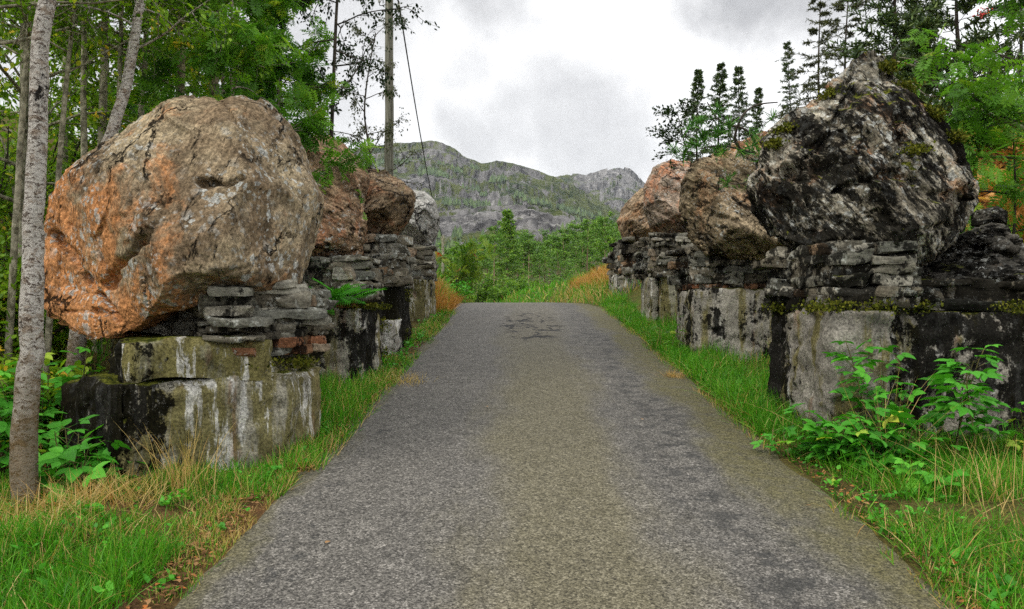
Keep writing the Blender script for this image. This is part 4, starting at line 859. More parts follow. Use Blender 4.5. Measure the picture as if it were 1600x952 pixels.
# left: the birch in front
b = gp(41, 4.75, -.05)
tree('birch_tree', 'thick white barked birch trunk standing in the grass at the far left, nearest tree', 'tree', b, [(0, 0, 0), (-.035, .02, .35), (-.02, .03, .75), (.015, .05, 1.2), (-.005, .07, 1.7), (.03, .09, 2.3), (.035, .1, 2.9), (.10, .15, 3.5), (.25, .3, 5.2), (.3, .4, 7)], .080, M['birch'], M['leaf_alder'], 1, 2600, OVATE, .055, nb=10, first=.80, blen=1.3, up=.4, n=40, tipr=.45)
b = gp(95, 6.9, -.1)
tree('birch_tree', 'leaning birch with black and white bark close behind the huge orange boulder', 'tree', b, [(0, 0, 0), (.03, .2, .8), (.0, .35, 1.6), (.06, .5, 2.4), (.28, .6, 3.3), (.38, .7, 4.4), (.6, .8, 6.5)], .082, M['birch'], M['leaf_alder'], 2, 3600, OVATE, .055, nb=12, first=.70, blen=1.5, up=.4, n=36, tipr=.4)
LT = [  # px, distance, height, lean(x), radius, kind, label, leaves, seed
 (-40, 6.6, 7, .2, .05, 'alder', 'thin spotted alder stem left of the white barked birch at the picture edge', 5200, 11),
 (150, 9.2, 8, .1, .065, 'alder', 'pale alder trunk just right of the leaning birch', 11000, 12),
 (205, 10.5, 7.5, .2, .06, 'alder', 'slender alder with two close stems above the left shoulder of the huge boulder', 11000, 13),
 (272, 9.4, 9, .12, .075, 'bare', 'straight brown alder trunk rising behind the huge boulder, left of a tilted one', 11000, 14),
 (310, 9.8, 9, .5, .085, 'bare', 'tilted brown alder trunk rising behind the peak of the huge boulder', 11000, 15),
 (30, 9.5, 8, .0, .07, 'alder', 'bushy alder in the shade behind the white barked birch', 11000, 16),
 (-160, 9, 8, .3, .07, 'alder', 'alder reaching in from the left edge high above the birch', 9000, 17),
 (95, 13.5, 9, .0, .08, 'alder', 'tall leafy alder far back between the two birches', 11000, 18),
 (68, 7.6, 7, .5, .035, 'alder', 'thin pale alder stem slanting up between the two birches', 2600, 130),
 (8, 7.4, 7, .35, .038, 'alder', 'thin crooked alder stem just left of the white barked birch, behind it', 2600, 131),
 (178, 8.6, 8, .1, .04, 'alder', 'thinnest pale alder stem, close beside the pale trunk right of the leaning birch', 2600, 132),
 (128, 8.4, 8, -.1, .045, 'alder', 'bare pale alder stem right behind the leaning birch', 2600, 133),
 (-20, 13.0, 8, .0, .08, 'alder', 'dense alder far back at the left edge of the picture', 11000, 120),
 (40, 15.5, 9, .1, .08, 'alder', 'dense alder in the second row behind the white barked birch', 11000, 121),
 (165, 16.5, 9, .0, .08, 'alder', 'dense alder in the second row, filling the gap right of the leaning birch', 11000, 122),
 (300, 16.5, 8, .0, .08, 'alder', 'dense alder in the second row behind the two brown trunks', 11000, 123),
 (370, 15.5, 6, .0, .08, 'alder', 'dense alder crown low behind the right shoulder of the huge boulder', 10000, 124),
 (235, 14.5, 9, .1, .08, 'alder', 'tall leafy alder far back between the pale and brown trunks', 11000, 19),
]
for (px, d, h, ln, r0, kd, lab, nl, sd_) in LT:
    b = gp(px, d, -.1)
    tree('alder_tree', lab, 'tree', b, [(0, 0, 0), (.02 * h * ln, .05, h * .2), (ln * .35, .1, h * .45), (ln * .7, .15, h * .7), (ln, .2, h)], r0,
         M['pale_bark'] if kd == 'alder' else M['alder_bark'], M['leaf_alder'], sd_, nl, OVATE, .07 if d < 12 else .095, nb=24, first=(.16 if d > 13 or px == 30 else .5) if kd == 'alder' else .62, blen=2.0, up=.35, droop=.015, group='alders on the slope behind the left boulders')
RT = [
 (368, 9.2, 4.7, .05, 'bright green rowan hanging over the top right of the huge boulder', 1536, 31, 'leaf_rowan', 0.20),
 (425, 12.6, 4.6, .2, 'green rowan growing behind the gap between the huge and the layered boulder', 1488, 32, 'leaf_rowan', 0.20),
 (345, 12.0, 6.6, .2, 'tall rowan crown behind the tilted brown trunk', 2160, 33, 'leaf_rowan', 0.20),
 (430, 13.5, 6.2, .2, 'full rowan crown left of the open sky, behind the bright green one', 2400, 34, 'leaf_rowan', 0.20),
 (500, 14.5, 3.3, .1, 'yellowing rowan bush on the rocks left of the grey leaved birch', 1488, 35, 'leaf_rowan_yellow', 0.19),
]
for (px, d, h, ln, lab, nl, sd_, lm, sz) in RT:
    b = gp(px, d, -.1)
    tree('rowan_tree', lab, 'tree', b, [(0, 0, 0), (ln * .2, -.05, h * .3), (ln * .6, -.2, h * .65), (ln, -.3, h)], .05, M['rowan_bark'], M[lm], sd_, nl, ROWAN, sz, nb=20, first=.2, blen=1.45, up=.45, droop=.03, hang=.25, nsub=4, ntw=2, group='rowans on the slope behind the left boulders')
b = gp(566, 17.5, -.1)
tree('birch_tree', 'slim dark stemmed birch with thin greyish leaves against the sky left of the utility pole', 'tree', b, [(0, 0, 0), (-.08, 0, 1.4), (.02, 0, 2.5), (.18, 0, 3.4), (.05, 0, 4.6), (.3, 0, 6.2)], .045, M['dark_bark'], M['leaf_grey'], 41, 4200, SIMPLE, .062, nb=22, first=.22, blen=1.7, up=.5, droop=.05, hang=.6, nsub=5, ntw=3)
b = gp(520, 13.0, -.1)
tree('birch_tree', 'dark leaved birch drooping twigs across the top of the utility pole', 'tree', b, [(0, 0, 0), (-.1, .1, 2.0), (-.05, .2, 4.0), (.0, .3, 6), (.1, .3, 7.6)], .05, M['dark_bark'], M['leaf_dark'], 42, 3600, OVATE, .065, nb=20, first=.48, blen=1.7, up=.2, droop=.07, hang=.7, nsub=5, ntw=3)
# right
def conifer(name, label, base, h, r0, seed, whorls, blen, droop, needles, nm, group=None, nsz=.12, bare=.12, bark=None, cat='tree', perb=None, irregular=.15, updn=.0):
    rng = np.random.default_rng(seed); wood = Acc(); tr = spline([(0, 0, 0), (0, 0, h * .33), (.02 * h * rng.normal(), 0, h * .66), (0, 0, h)], 16); tube(wood, tr, r0 * (1.02 - np.linspace(0, 1, 16)), 7, .5, .06)
    seg = []
    for w in range(whorls):
        nb = perb or 6; a0 = rng.uniform(0, 6)
        for q in range(nb):
            if rng.random() < irregular * .6: continue
            t = min(.985, bare + (1 - bare) * (w + rng.uniform(0, 1.0)) / whorls); L0 = blen * (1 - t) ** .8 / (1 - bare) ** .8 + .04 * blen
            a = a0 + q * 6.283 / nb + rng.normal(0, .2); L = L0 * rng.uniform(1 - irregular * 1.6, 1 + irregular); e = updn + .45 * t ** 2 + rng.normal(0, .12)
            b = limb((tr[int(t * 15)][0], tr[int(t * 15)][1], t * h), (math.cos(a), math.sin(a), e), L, 5, rng, .07, droop); tube(wood, b, np.linspace(max(.004, r0 * .16 * (1 - t) + .003), .003, 6), 4, .5)
            seg += list(zip(b[1:-1], b[2:])) * 2
            for s in range(5):
                i = rng.integers(1, 5); dd = b[i + 1] - b[i]; dd /= np.linalg.norm(dd); sd = np.cross(dd, (0, 0, 1)) * rng.choice((-1, 1)); x = limb(b[i], dd * .8 + sd * .8, L * .34 * rng.uniform(.5, 1.2), 3, rng, .1, droop * 1.3)
                tube(wood, x, (.004, .003, .002, .002), 3, .5); seg += list(zip(x[:-1], x[1:]))
    root = thing(name, label, cat, base, group); wood.build('trunk', bark or M['dark_bark'], root)
    A = np.array([s[0] for s in seg]); B = np.array([s[1] for s in seg]); i = rng.integers(0, len(seg), needles); pos = A[i] + (B[i] - A[i]) * rng.random((needles, 1)); d = B[i] - A[i]; d /= np.linalg.norm(d, axis=1, keepdims=True) + 1e-9
    dr = d * .8 + rng.normal(0, .55, (needles, 3)); cr = Acc(); leaves(cr, NEEDLE[0] * (9, 1, 1), NEEDLE[1], pos, dr, nsz * rng.uniform(.6, 1.3, needles), rng.random(needles), rng, .3)
    cr.build('crown', nm, root); return root
sp = 'spruces on the ridge behind the right boulders'
for (px, d, top, lab, sd_, bl) in ((1092, 30, 108, 'pointed young spruce, leftmost on the ridge behind the pine sapling', 51, 1.0), (1128, 31, 98, 'tallest of the young spruces straight above the pine sapling', 52, 1.1), (1154, 33, 103, 'young spruce just right of the tallest one above the sapling', 53, 1.1),
                               (1186, 35, 136, 'shortest young spruce, standing between the others and the tall narrow one', 54, .9), (1229, 38, 64, 'tall narrow spruce standing alone against white sky', 55, 1.15)):
    g = gp(px, d); zt = EYE + (476 - top) / F * d; g[2] = min(g[2], zt - (5.5 if d < 37 else 8.5)); conifer('spruce_tree', lab, g, zt - g[2], .10, sd_, 40, bl * 1.25, .035, 17000, M['needle_dark'], sp, .10, .04, perb=7, irregular=.2)
for (px, d, top, lab, sd_, bl, nn) in ((1284, 27, -40, 'thin tall larch with sparse grey foliage, left of the mossy crest', 61, 2.2, 15000), (1330, 25, -60, 'thin tall larch with sparse grey foliage right above the mossy crest', 62, 2.3, 15000),):
    g = gp(px, d); zt = EYE + (476 - top) / F * d; g[2] = min(g[2], 4.0); conifer('larch_tree', lab, g, zt - g[2], .10, sd_, 24, bl, .05, nn, M['leaf_grey'], None, .10, .10, None, perb=5, irregular=.4)
for (px, d, top, lab, sd_, bl, nn) in ((1392, 19, -120, 'dark pine with a straight trunk behind the mossy crest', 63, 1.9, 14000), (1445, 17, 40, 'dark dense pine right of the straight trunked one', 64, 1.9, 15000), (1505, 20, -160, 'tall dark pine behind the red berried rowan', 65, 2.4, 15000), (1590, 24, -160, 'tall dark pine at the right edge above the bracken slope', 66, 2.5, 13000), (1425, 26, 10, 'distant dark pine in the gap right of the mossy crest', 67, 2.0, 11000)):
    g = gp(px, d); zt = EYE + (476 - top) / F * d; g[2] = min(g[2], zt - 6); conifer('pine_tree', lab, g, zt - g[2], .11, sd_, 22, bl, .0, nn, M['needle_dark'], 'dark pines above the bracken slope', .15, .12, M['dark_bark'], irregular=.35, updn=.25)
# rowan with red berries, right
b = gp(1598, 8.6, -.1)
rw = tree('rowan_tree', 'green rowan with a bunch of red berries at the upper right picture edge', 'tree', b, [(0, 0, 0), (.05, -.05, 1.0), (.12, -.15, 1.9), (.02, -.3, 2.9), (-.15, -.4, 4.2)], .045, M['dark_bark'], M['leaf_rowan'], 71, 900, ROWAN, .19, nb=15, first=.30, blen=1.35, up=.25, droop=.03, hang=.25, nsub=4, ntw=2, side=R(185), n=26)
rng = np.random.default_rng(3); acc = Acc(); c0 = P(1535, 20, 8.0) - b
for q in range(26):
    an = np.arange(6) * 1.047; o = c0 + rng.normal(0, .028, 3); r_ = .009
    V = np.concatenate([[o + (0, 0, r_)], o + np.stack([np.cos(an) * r_, np.sin(an) * r_, 0 * an], 1), [o - (0, 0, r_)]])
    acc.add(V, None, [(0, 1 + i, 1 + (i + 1) % 6) for i in range(6)] + [(7, 1 + (i + 1) % 6, 1 + i) for i in range(6)], rng.random())
acc.build('berries', M['berry'], rw)
b = gp(1572, 8.4, -.1)
tree('rowan_tree', 'thin dark rowan sapling rising from orange bracken right of the mossy crested boulder', 'tree', b, [(0, 0, 0), (-.02, 0, .5), (.06, 0, 1.0), (.09, 0, 1.6), (.0, -.1, 2.3)], .026, M['dark_bark'], M['leaf_rowan'], 72, 110, ROWAN, .2, nb=9, first=.3, blen=.7, up=.4, hang=.2, nsub=3, ntw=1)
acc = Acc(); b = P(1640, 215, 9.0); pts = [np.zeros(3)] + [P(x, y, 8.7 + i * .05) - b for i, (x, y) in enumerate(((1560, 185), (1500, 160), (1470, 140), (1440, 108), (1400, 96)))]
tube(acc, spline(pts, 24), np.linspace(.035, .008, 24), 6, .5)
tube(acc, spline([P(1480, 148, 8.9) - b, P(1450, 150, 8.8) - b, P(1425, 130, 8.8) - b], 8), np.linspace(.012, .004, 8), 5, .5); tube(acc, spline([P(1455, 118, 8.9) - b, P(1430, 95, 8.8) - b, P(1405, 90, 8.8) - b], 8), np.linspace(.010, .004, 8), 5, .5)
tag(acc.build('fallen_branch', M['rowan_bark']), 'bare pale dead branch reaching out to the peak of the mossy crested boulder', 'branch').location = [float(q) for q in b]
# pine sapling and willow on the tan boulder
def tuft(acc, o, d, L, n, rng, w=1.0):
    d = np.array(d, float); d /= np.linalg.norm(d); t = rng.random(n); pos = np.array(o) + d * (t * L * .9)[:, None]; dr = d * .55 + rng.normal(0, .62, (n, 3))
    leaves(acc, NEEDLE[0] * (3.2 * w, 1, 1), NEEDLE[1], pos, dr, L * rng.uniform(.7, 1.15, n), np.clip(rng.normal(.5, .25, n), 0, 1), rng, .1)
def sapling(name, label, base, branches, tufts, L, seed, stemr=.016, nn=46):
    rng = np.random.default_rng(seed); wood = Acc(); cr = Acc()
    for (pts, r0) in branches: tube(wood, spline([p - base for p in pts], 16), np.linspace(r0, r0 * .35, 16), 6, .5)
    for (o, d) in tufts: tuft(cr, o - base, d, L, nn, rng)
    root = thing(name, label, 'sapling', base); wood.build('trunk', M['dark_bark'], root); cr.build('crown', M['needle_pine'], root)
D0 = 10.5; b = P(1185, 245, 10.9)
br = [([P(1190, 255, 10.9), P(1150, 225, 10.6), P(1158, 185, 10.4), P(1180, 165, 10.5), P(1215, 160, 10.6)], .022), ([P(1188, 245, 10.8), P(1168, 205, 10.6), P(1125, 190, 10.5), P(1105, 160, 10.5)], .02), ([P(1180, 240, 10.6), P(1130, 228, 10.3), P(1095, 232, 10.3)], .016), ([P(1190, 260, 10.6), P(1165, 285, 10.2), P(1140, 287, 10.1)], .012), ([P(1195, 262, 10.5), P(1185, 290, 10.2), P(1160, 306, 10.1)], .012)]
tf = [(1128, 185), (1092, 190), (1112, 210), (1098, 222), (1125, 215), (1078, 215), (1085, 232), (1108, 236), (1132, 240), (1162, 228), (1176, 240), (1140, 286), (1134, 282), (1160, 305), (1154, 302), (1184, 262), (1182, 285), (1070, 250), (1170, 205), (1200, 195), (1140, 200), (1060, 240), (1120, 246), (1145, 232)]
rng = np.random.default_rng(8); tufts = []
for (x, y) in tf:
    for q in range(1): tufts.append((P(x + rng.normal(0, 5), y + rng.normal(0, 5), D0 + rng.normal(-.15, .15)), (rng.normal(0, .6), rng.normal(-.3, .5), .6 + rng.normal(0, .5))))
sapling('pine_sapling', 'bright green pine sapling with twisted bare twigs rooted on the tan boulder', b, br, tufts, .13, 9, .016, 54)
b = P(1078, 250, 12.4)
tree('willow_bush', 'small leaved willow bush with thin shoots leaning out over the rusty boulder', 'bush', b, [(0, 0, 0), (-.08, 0, .25), (-.15, 0, .5), (-.2, 0, .75)], .015, M['dark_bark'], M['leaf_dark'], 81, 950, SIMPLE, .065, nb=20, first=.05, blen=.72, up=.5, droop=.0, hang=0, nsub=3, ntw=2, side=R(170))

# ------------------------------------------------------------------ the wood beyond the crest
fp_ = 'pines in the wood beyond the road crest'; lab = 'tall pine with a bare reddish trunk in the wood beyond the road crest'
def far_pine(seed, h, dense=1.0, c0=.4, label=lab):
    rng = np.random.default_rng(seed); wood = Acc(); cr = Acc(); lean = rng.normal(0, .3); tr = spline([(0, 0, 0), (lean * .2, 0, h * .35), (lean * .7, 0, h * .7), (lean, 0, h * .97)], 12); tube(wood, tr, .15 * (1.05 - np.linspace(0, 1, 12)), 6, .5)
    seg = []
    for q in range(int(34 * dense)):
        t = c0 + (.99 - c0) * (q + rng.random()) / (34 * dense); a = rng.uniform(0, 6.28); L = (2.3 * (1 - (t - c0) / (1.12 - c0)) + .25) * rng.uniform(.45, 1.15); b = limb(tr[int(t * 11)] * (1, 1, 0) + (0, 0, t * h * .98), (math.cos(a), math.sin(a), .25 + rng.normal(0, .12)), L, 4, rng, .12, -.02)
        tube(wood, b, np.linspace(.035 * (1.1 - t), .01, 5), 4, .5); seg += list(zip(b[1:-1], b[2:]))
        for s in range(4):
            i = rng.integers(1, 4); x = limb(b[i], (b[i + 1] - b[i]) + rng.normal(0, .35, 3) * (1, 1, .4), L * .4, 2, rng, .2, -.03); seg += list(zip(x[:-1], x[1:]))
    A = np.array([s[0] for s in seg]); B = np.array([s[1] for s in seg]); n = int(5200 * dense); i = rng.integers(0, len(seg), n)
    pos = A[i] + (B[i] - A[i]) * rng.uniform(.1, 1.1, (n, 1)) + rng.normal(0, .07, (n, 3)) * (1.2, 1.2, .6); dr = rng.normal(0, 1, (n, 3)) * (1, 1, .45) + (0, 0, .25)
    leaves(cr, SIMPLE[0], SIMPLE[1], pos, dr, 
           .17 * rng.uniform(.5, 1.2, n), np.clip(rng.normal(.45, .2, n) + vnoise(pos * 1.1, 3) * .25, 0, 1), rng, .3)
    root = thing('pine_tree', label, 'tree', (0, 0, 0), fp_); wood.build('trunk', M['pine_bark'], root); cr.build('crown', M['needle_far'], root); return root
protos = [far_pine(91 + q, 11.5, *d_) for q, d_ in enumerate(((.8, .70), (.75, .66), (1.1, .48), (.8, .62)))]
rng = np.random.default_rng(44)
def at(px, d, base=0): x = (px - 800) / F * d; return (x, d, float(ground(x, d)) - .1)
fixed = [(745, 78, 378, 0), (772, 66, 352, 0), (815, 84, 372, 1), (850, 72, 378, 3), (885, 80, 366, 2), (915, 74, 346, 2), (945, 68, 338, 0), (965, 80, 352, 1), (832, 92, 378, 2), (725, 88, 392, 1), (900, 92, 350, 0), (862, 98, 362, 1), (705, 80, 402, 2), (930, 90, 352, 3), (875, 68, 392, 3), (985, 76, 340, 2), (757, 96, 372, 3)]
used = set()
allp = fixed + [(rng.uniform(660, 1010), rng.uniform(78, 128), None, int(rng.choice((0, 1, 2, 3), p=(.32, .3, .1, .28)))) for _ in range(44)]
for (px, d, top, pi) in allp:
    loc = at(px, d); top = top if top else np.interp(px, [660, 700, 750, 800, 850, 900, 950, 1010], [400, 390, 372, 366, 372, 358, 344, 344]) + rng.uniform(-8, 16)
    h = EYE + (476 - top) / F * d - loc[2]; s = h / 11.2; wd = s * rng.uniform(.8, 1.15)
    if pi not in used: r_ = protos[pi]; used.add(pi); r_.location = loc; r_.scale = (wd, wd, s); r_.rotation_euler = (0, 0, rng.uniform(0, 6))
    else: dup(protos[pi], lab, loc, rng.uniform(0, 6), (wd, wd, s))
loc = at(793, 70); zt = EYE + (476 - 330) / F * 70
conifer('spruce_tree', 'tallest pointed spruce standing above the pines in the middle of the wood', loc, zt - loc[2], .16, 95, 22, 2.1, .02, 6500, M['needle_far'], None, .30, .38, M['pine_bark'])
# bushes at the foot of the wood
def bush(name, label, loc, h, w, seed, nl, leafm, size, group=None, shape=SIMPLE, cat='bush', bark='dark_bark'):
    rng = np.random.default_rng(seed); wood = Acc(); tw = []
    for q in range(7):
        a = q * .9 + rng.uniform(0, .5); b = limb((rng.normal(0, .12) * w, rng.normal(0, .12) * w, 0), (math.cos(a) * .55, math.sin(a) * .55, 1.0), h * rng.uniform(.65, 1.0), 6, rng, .12, .015); tube(wood, b, np.linspace(.022 * h ** .5, .006, 7), 5, .5); tw += list(zip(b[2:-1], b[3:]))
        for s in range(7):
            i = rng.integers(1, 6); x = limb(b[i], (b[i + 1] - b[i]) / np.linalg.norm(b[i + 1] - b[i]) + rng.normal(0, .8, 3), w * .5 * rng.uniform(.4, 1.1), 4, rng, .2, .02); tube(wood, x, np.linspace(.007, .003, 5), 4, .5); tw += list(zip(x[:-1], x[1:])) * 2
    root = thing(name, label, cat, loc, group); wood.build('stem', M[bark], root); cr = Acc(); foliage(rng, tw, nl, shape, size, cr, .4, .1, 0, .07); cr.build('crown', M[leafm], root); return root
gb = 'green bushes at the foot of the pine wood'; lb = 'rounded green bush at the foot of the pine wood beyond the crest'
bp = bush('bush', lb, at(760, 44), 1.3, 2.2, 101, 2200, 'leaf_shrub', .17, gb)
bq = bush('bush', lb, at(815, 40), 1.1, 2.2, 102, 2200, 'leaf_shrub', .16, gb)
for i in range(20):
    px = 690 + i * 14 + rng.normal(0, 5); d = rng.uniform(38, 56); dup((bp, bq)[i % 2], lb, at(px, d), rng.uniform(0, 6), rng.uniform(.5, .85), gb)
bush('rowan_bush', 'autumn bush with yellow and red leaves beyond the pale grey left boulder', at(702, 27), 2.7, 2.0, 103, 640, 'leaf_rowan_yellow', .30, None, ROWAN)
bush('rowan_bush', 'yellowish green bush just right of the autumn coloured one, at the road bend', at(733, 31), 1.9, 1.8, 104, 1800, 'leaf_shrub', .14)
bush('rowan_bush', 'low leafy green bush on the left bank at the road crest', at(706, 22.5), .75, .9, 105, 900, 'leaf_bramble', .10)
for (px, d, top, lab_, sd_) in ((968, 50, 385, 'pale green birch beside the wood, nearest the right boulders', 111), (720, 48, 398, 'light green birch left of the pines beyond the crest', 112), (945, 58, 372, 'feathery green birch in front of the pines at the right end of the wood', 113)):
    l_ = at(px, d); h = EYE + (476 - top) / F * d - l_[2]
    tree('birch_tree', lab_, 'tree', l_, [(0, 0, 0), (.05, 0, h * .3), (.1, 0, h * .7), (.1, 0, h)], .06, M['pale_bark'], M['leaf_shrub'], sd_, 3200, SIMPLE, .19, nb=20, first=.15, blen=1.6, up=.6, nsub=4, ntw=2, n=14)

# ------------------------------------------------------------------ utility poles and cable
x0 = (608 - 800) / F * 22; z0 = float(ground(x0, 22)); t = thing('utility_pole', 'tall weathered grey wooden utility pole behind the left boulders', 'utility pole', (x0, 22, z0 - .2))
acc = Acc(); zz = np.linspace(0, 11.6, 30); tube(acc, np.stack([0 * zz, 0 * zz, zz], 1) + np.random.default_rng(1).normal(0, .004, (30, 3)), np.linspace(.135, .095, 30), 14, .5); acc.build('pole', M['pole_wood'], t)
def bracket(zb, sg):
    acc = Acc(); tube(acc, spline([(.10 * sg, 0, zb), (.2 * sg, 0, zb - .03), (.26 * sg, 0, zb - .02), (.27 * sg, 0, zb + .08)], 10), .012, 6, .5); bk = acc.build('bracket', M['metal'], t)
    acc = Acc(); pr = [(.0, .0), (.035, .0), (.04, .04), (.025, .06), (.035, .08), (.03, .12), (.012, .14)]; tube(acc, [(.27 * sg, 0, zb + .06 + q[1]) for q in pr], [q[0] + .002 for q in pr], 10, .5); acc.build('insulator', M['porcelain'], bk)
zi = EYE + (476 - 14) / F * 22 - z0 + .2
bracket(zi, 1); bracket(zi + .12, -1)
x1 = (692 - 800) / F * 60; z1 = EYE + (476 - 372) / F * 60; g1 = float(ground(x1, 60))
t2 = thing('utility_pole', 'distant pale pole among the autumn leaves where the cable ends', 'utility pole', (x1, 60, g1 - .2))
acc = Acc(); zz = np.linspace(0, z1 - g1 + .4, 12); tube(acc, np.stack([0 * zz, 0 * zz, zz], 1), np.linspace(.13, .10, 12), 10, .5); acc.build('pole', M['pale_bark'], t2)
a = np.array((x0 + .27, 22.0, z0 - .2 + zi + .16)); e = np.array((x1, 60, z1)); s = np.linspace(0, 1, 40)[:, None]; pts = a + (e - a) * s; pts[:, 2] -= .9 * (4 * s * (1 - s))[:, 0]
acc = Acc(); tube(acc, pts - a, .022, 6, .5); u_ = np.stack([np.linspace(0, 0, 6), np.linspace(0, -16, 6), np.linspace(0, .6, 6)], 1); tube(acc, u_, .022, 6, .5)
c_ = acc.build('cable', M['cable']); c_.location = [float(q) for q in a]; tag(c_, 'black cable running down from the tall wooden pole towards the distant pole', 'cable')

for i, (px, d, h, w, lab_) in enumerate(((-20, 7.6, 1.3, 1.3, 'leafy green undergrowth bush at the left edge behind the white barked birch'), (70, 8.2, 1.5, 1.4, 'green undergrowth bush between the two birches beside the huge boulder'), (20, 6.2, .7, .9, 'low green bush at the foot of the slope left of the white barked birch'), (120, 10.5, 1.8, 1.6, 'dark green bush in the shade above the left shoulder of the huge boulder'), (-90, 11, 2.0, 1.8, 'tall undergrowth bush on the slope at the far left'), (10, 10.5, 2.2, 1.9, 'broad green bush up the slope between the left edge and the leaning birch'), (150, 12.5, 2.4, 1.9, 'broad green bush up the slope behind the pale alder trunk'), (60, 12.8, 2.6, 2.0, 'highest green bush on the left slope, in the deep shade'), (440, 12.5, 1.6, 1.5, 'green bush filling the gap behind the layered boulder'))):
    bush('bush', lab_, gp(px, d), h, w, 300 + i, 2600, 'leaf_alder', .085, 'undergrowth on the left slope', OVATE)
for i, (px, d, h, w, lab_) in enumerate(((1560, 15.5, 1.8, 1.7, 'green bush on top of the bracken slope at the right'), (1470, 13.5, 1.7, 1.6, 'green bush behind the right shoulder of the mossy crested boulder'), (1640, 12.5, 1.6, 1.5, 'green bush beyond the right edge of the bracken slope'))):
    bush('bush', lab_, gp(px, d), h, w, 320 + i, 2400, 'leaf_rowan', .08, 'bushes on the right slope', OVATE)
# ------------------------------------------------------------------ grass and plants
def blades(acc, rng, xy, h, w, rnd, lean=.35, zoff=-.02, bend=.6):
    n = len(xy); base = np.c_[xy, ground(xy[:, 0], xy[:, 1]) + zoff]; a = rng.uniform(0, 6.283, n); ld = np.stack([np.cos(a), np.sin(a), 0 * a], 1); ln = np.abs(rng.normal(0, lean, n)) + .05
    b = rng.uniform(0, 6.283, n); sd = np.stack([np.cos(b), np.sin(b), 0 * b], 1)
    V = np.zeros((n, 7, 3)); 
    for i, (t, ww) in enumerate(((0, 1.0), (.38, .9), (.74, .6))):
        c = base + ld * (h * (ln * t + bend * ln * t * t))[:, None]; c[:, 2] += h * t * (1 - .35 * ln * t)
        V[:, 2 * i] = c - sd * (w * ww / 2)[:, None]; V[:, 2 * i + 1] = c + sd * (w * ww / 2)[:, None]
    c = base + ld * (h * (ln + bend * ln))[:, None]; c[:, 2] += h * (1 - .35 * ln); V[:, 6] = c
    k = np.arange(n)[:, None, None] * 7; Q = (k + np.array([[0, 1, 3, 2], [2, 3, 5, 4]])).reshape(-1, 4); T = (k + np.array([[4, 5, 6]])).reshape(-1, 3)
    acc.add(V.reshape(-1, 3), Q, T, np.repeat(rnd, 7))
rng = np.random.default_rng(77); GA = Acc()
def strip(n, u0, u1, y0, y1, hm, wm, dryf, seed, dens=.15, lean=.35, upper=1.0, pow_=1.0, hv=.35):
    """a strip of grass between two offsets from the road line; dryf: share of straw coloured blades"""
    y = y0 + (y1 - y0) * rng.random(n) ** pow_; u = rng.uniform(u0, u1, n) if not callable(u0) else None; x = xc(y) + u
    p = np.stack([x, y, 0 * x], 1); cl = fbm(p * 1.9, 3, seed) + .5 * vnoise(p * 7, seed + 1); keep = cl > dens - .6; x, y, cl = x[keep], y[keep], cl[keep]; m_ = len(x)
    dv = fbm(np.stack([x, y, 0 * x], 1) * 1.3, 3, seed + 5) * .5 + .5
    dry = rng.random(m_) < np.clip(dryf * (.35 + 1.4 * dv), 0, 1)
    r_ = np.where(dry, rng.uniform(.70, .98, m_), np.clip(rng.normal(.36, .15, m_) + .1 * cl, 0, .62))
    h = hm * rng.uniform(1 - hv * 1.4, 1 + hv, m_) * (1 + .35 * cl)
    blades(GA, rng, np.stack([x, y], 1), np.clip(h, .03, None), wm * rng.uniform(.6, 1.3, m_), r_, lean)
# left foreground
strip(15000, -3.6, -1.75, 2.6, 4.1, .17, .006, .06, 1, -.5)
strip(4500, -1.9, -1.52, 3.0, 6.0, .07, .005, .55, 2, .5)
strip(12000, -4.2, -1.72, 4.0, 5.4, .11, .006, .34, 3, -.2, .5)
strip(3000, -2.4, -1.5, 5.0, 6.2, .15, .006, .30, 33, .3)
strip(7000, -1.78, -1.38, 5.6, 17.5, .13, .007, .22, 4, .35, pow_=1.3)
strip(2500, -2.3, -1.50, 6.8, 8.8, .22, .007, .15, 34, -.2)
strip(4000, -9, -3.2, 5.5, 12, .3, .012, .25, 5, .0)
# right
strip(17000, 2.0, 2.62, 6.6, 19.5, .20, .007, .07, 6, -.1, .55, pow_=1.3)
strip(5000, 1.88, 2.15, 3.0, 19, .08, .006, .40, 7, .55, pow_=1.4)
strip(17000, 2.0, 4.4, 3.2, 6.5, .18, .006, .09, 8, -.1, .55)
strip(700, 2.6, 4.2, 3.6, 5.6, .24, .006, .6, 9, .4, .7)
strip(2500, 3.4, 6.0, 9.0, 14, .35, .012, .2, 10, .0)
strip(3500, 2.45, 4.0, 7.9, 11.0, .22, .007, .1, 14, -.2)
strip(3000, 2.5, 4.0, 12.0, 14.6, .22, .008, .1, 15, -.2)
strip(3000, -16, -5, 4, 24, .35, .02, .2, 19, -.3)
strip(2500, 4.2, 7, 3.5, 8.5, .3, .012, .4, 20, -.2)
# crest banks
strip(5000, 2.0, 5.5, 19.5, 28, .34, .018, .35, 11, -.2)
strip(4000, -4.5, -1.6, 17.5, 30, .38, .016, .35, 12, -.2)
strip(3500, -14, 12, 32, 52, .4, .05, .12, 13, -.5)
kind(GA.build('grass', M['grass'], None, False), 'stuff')
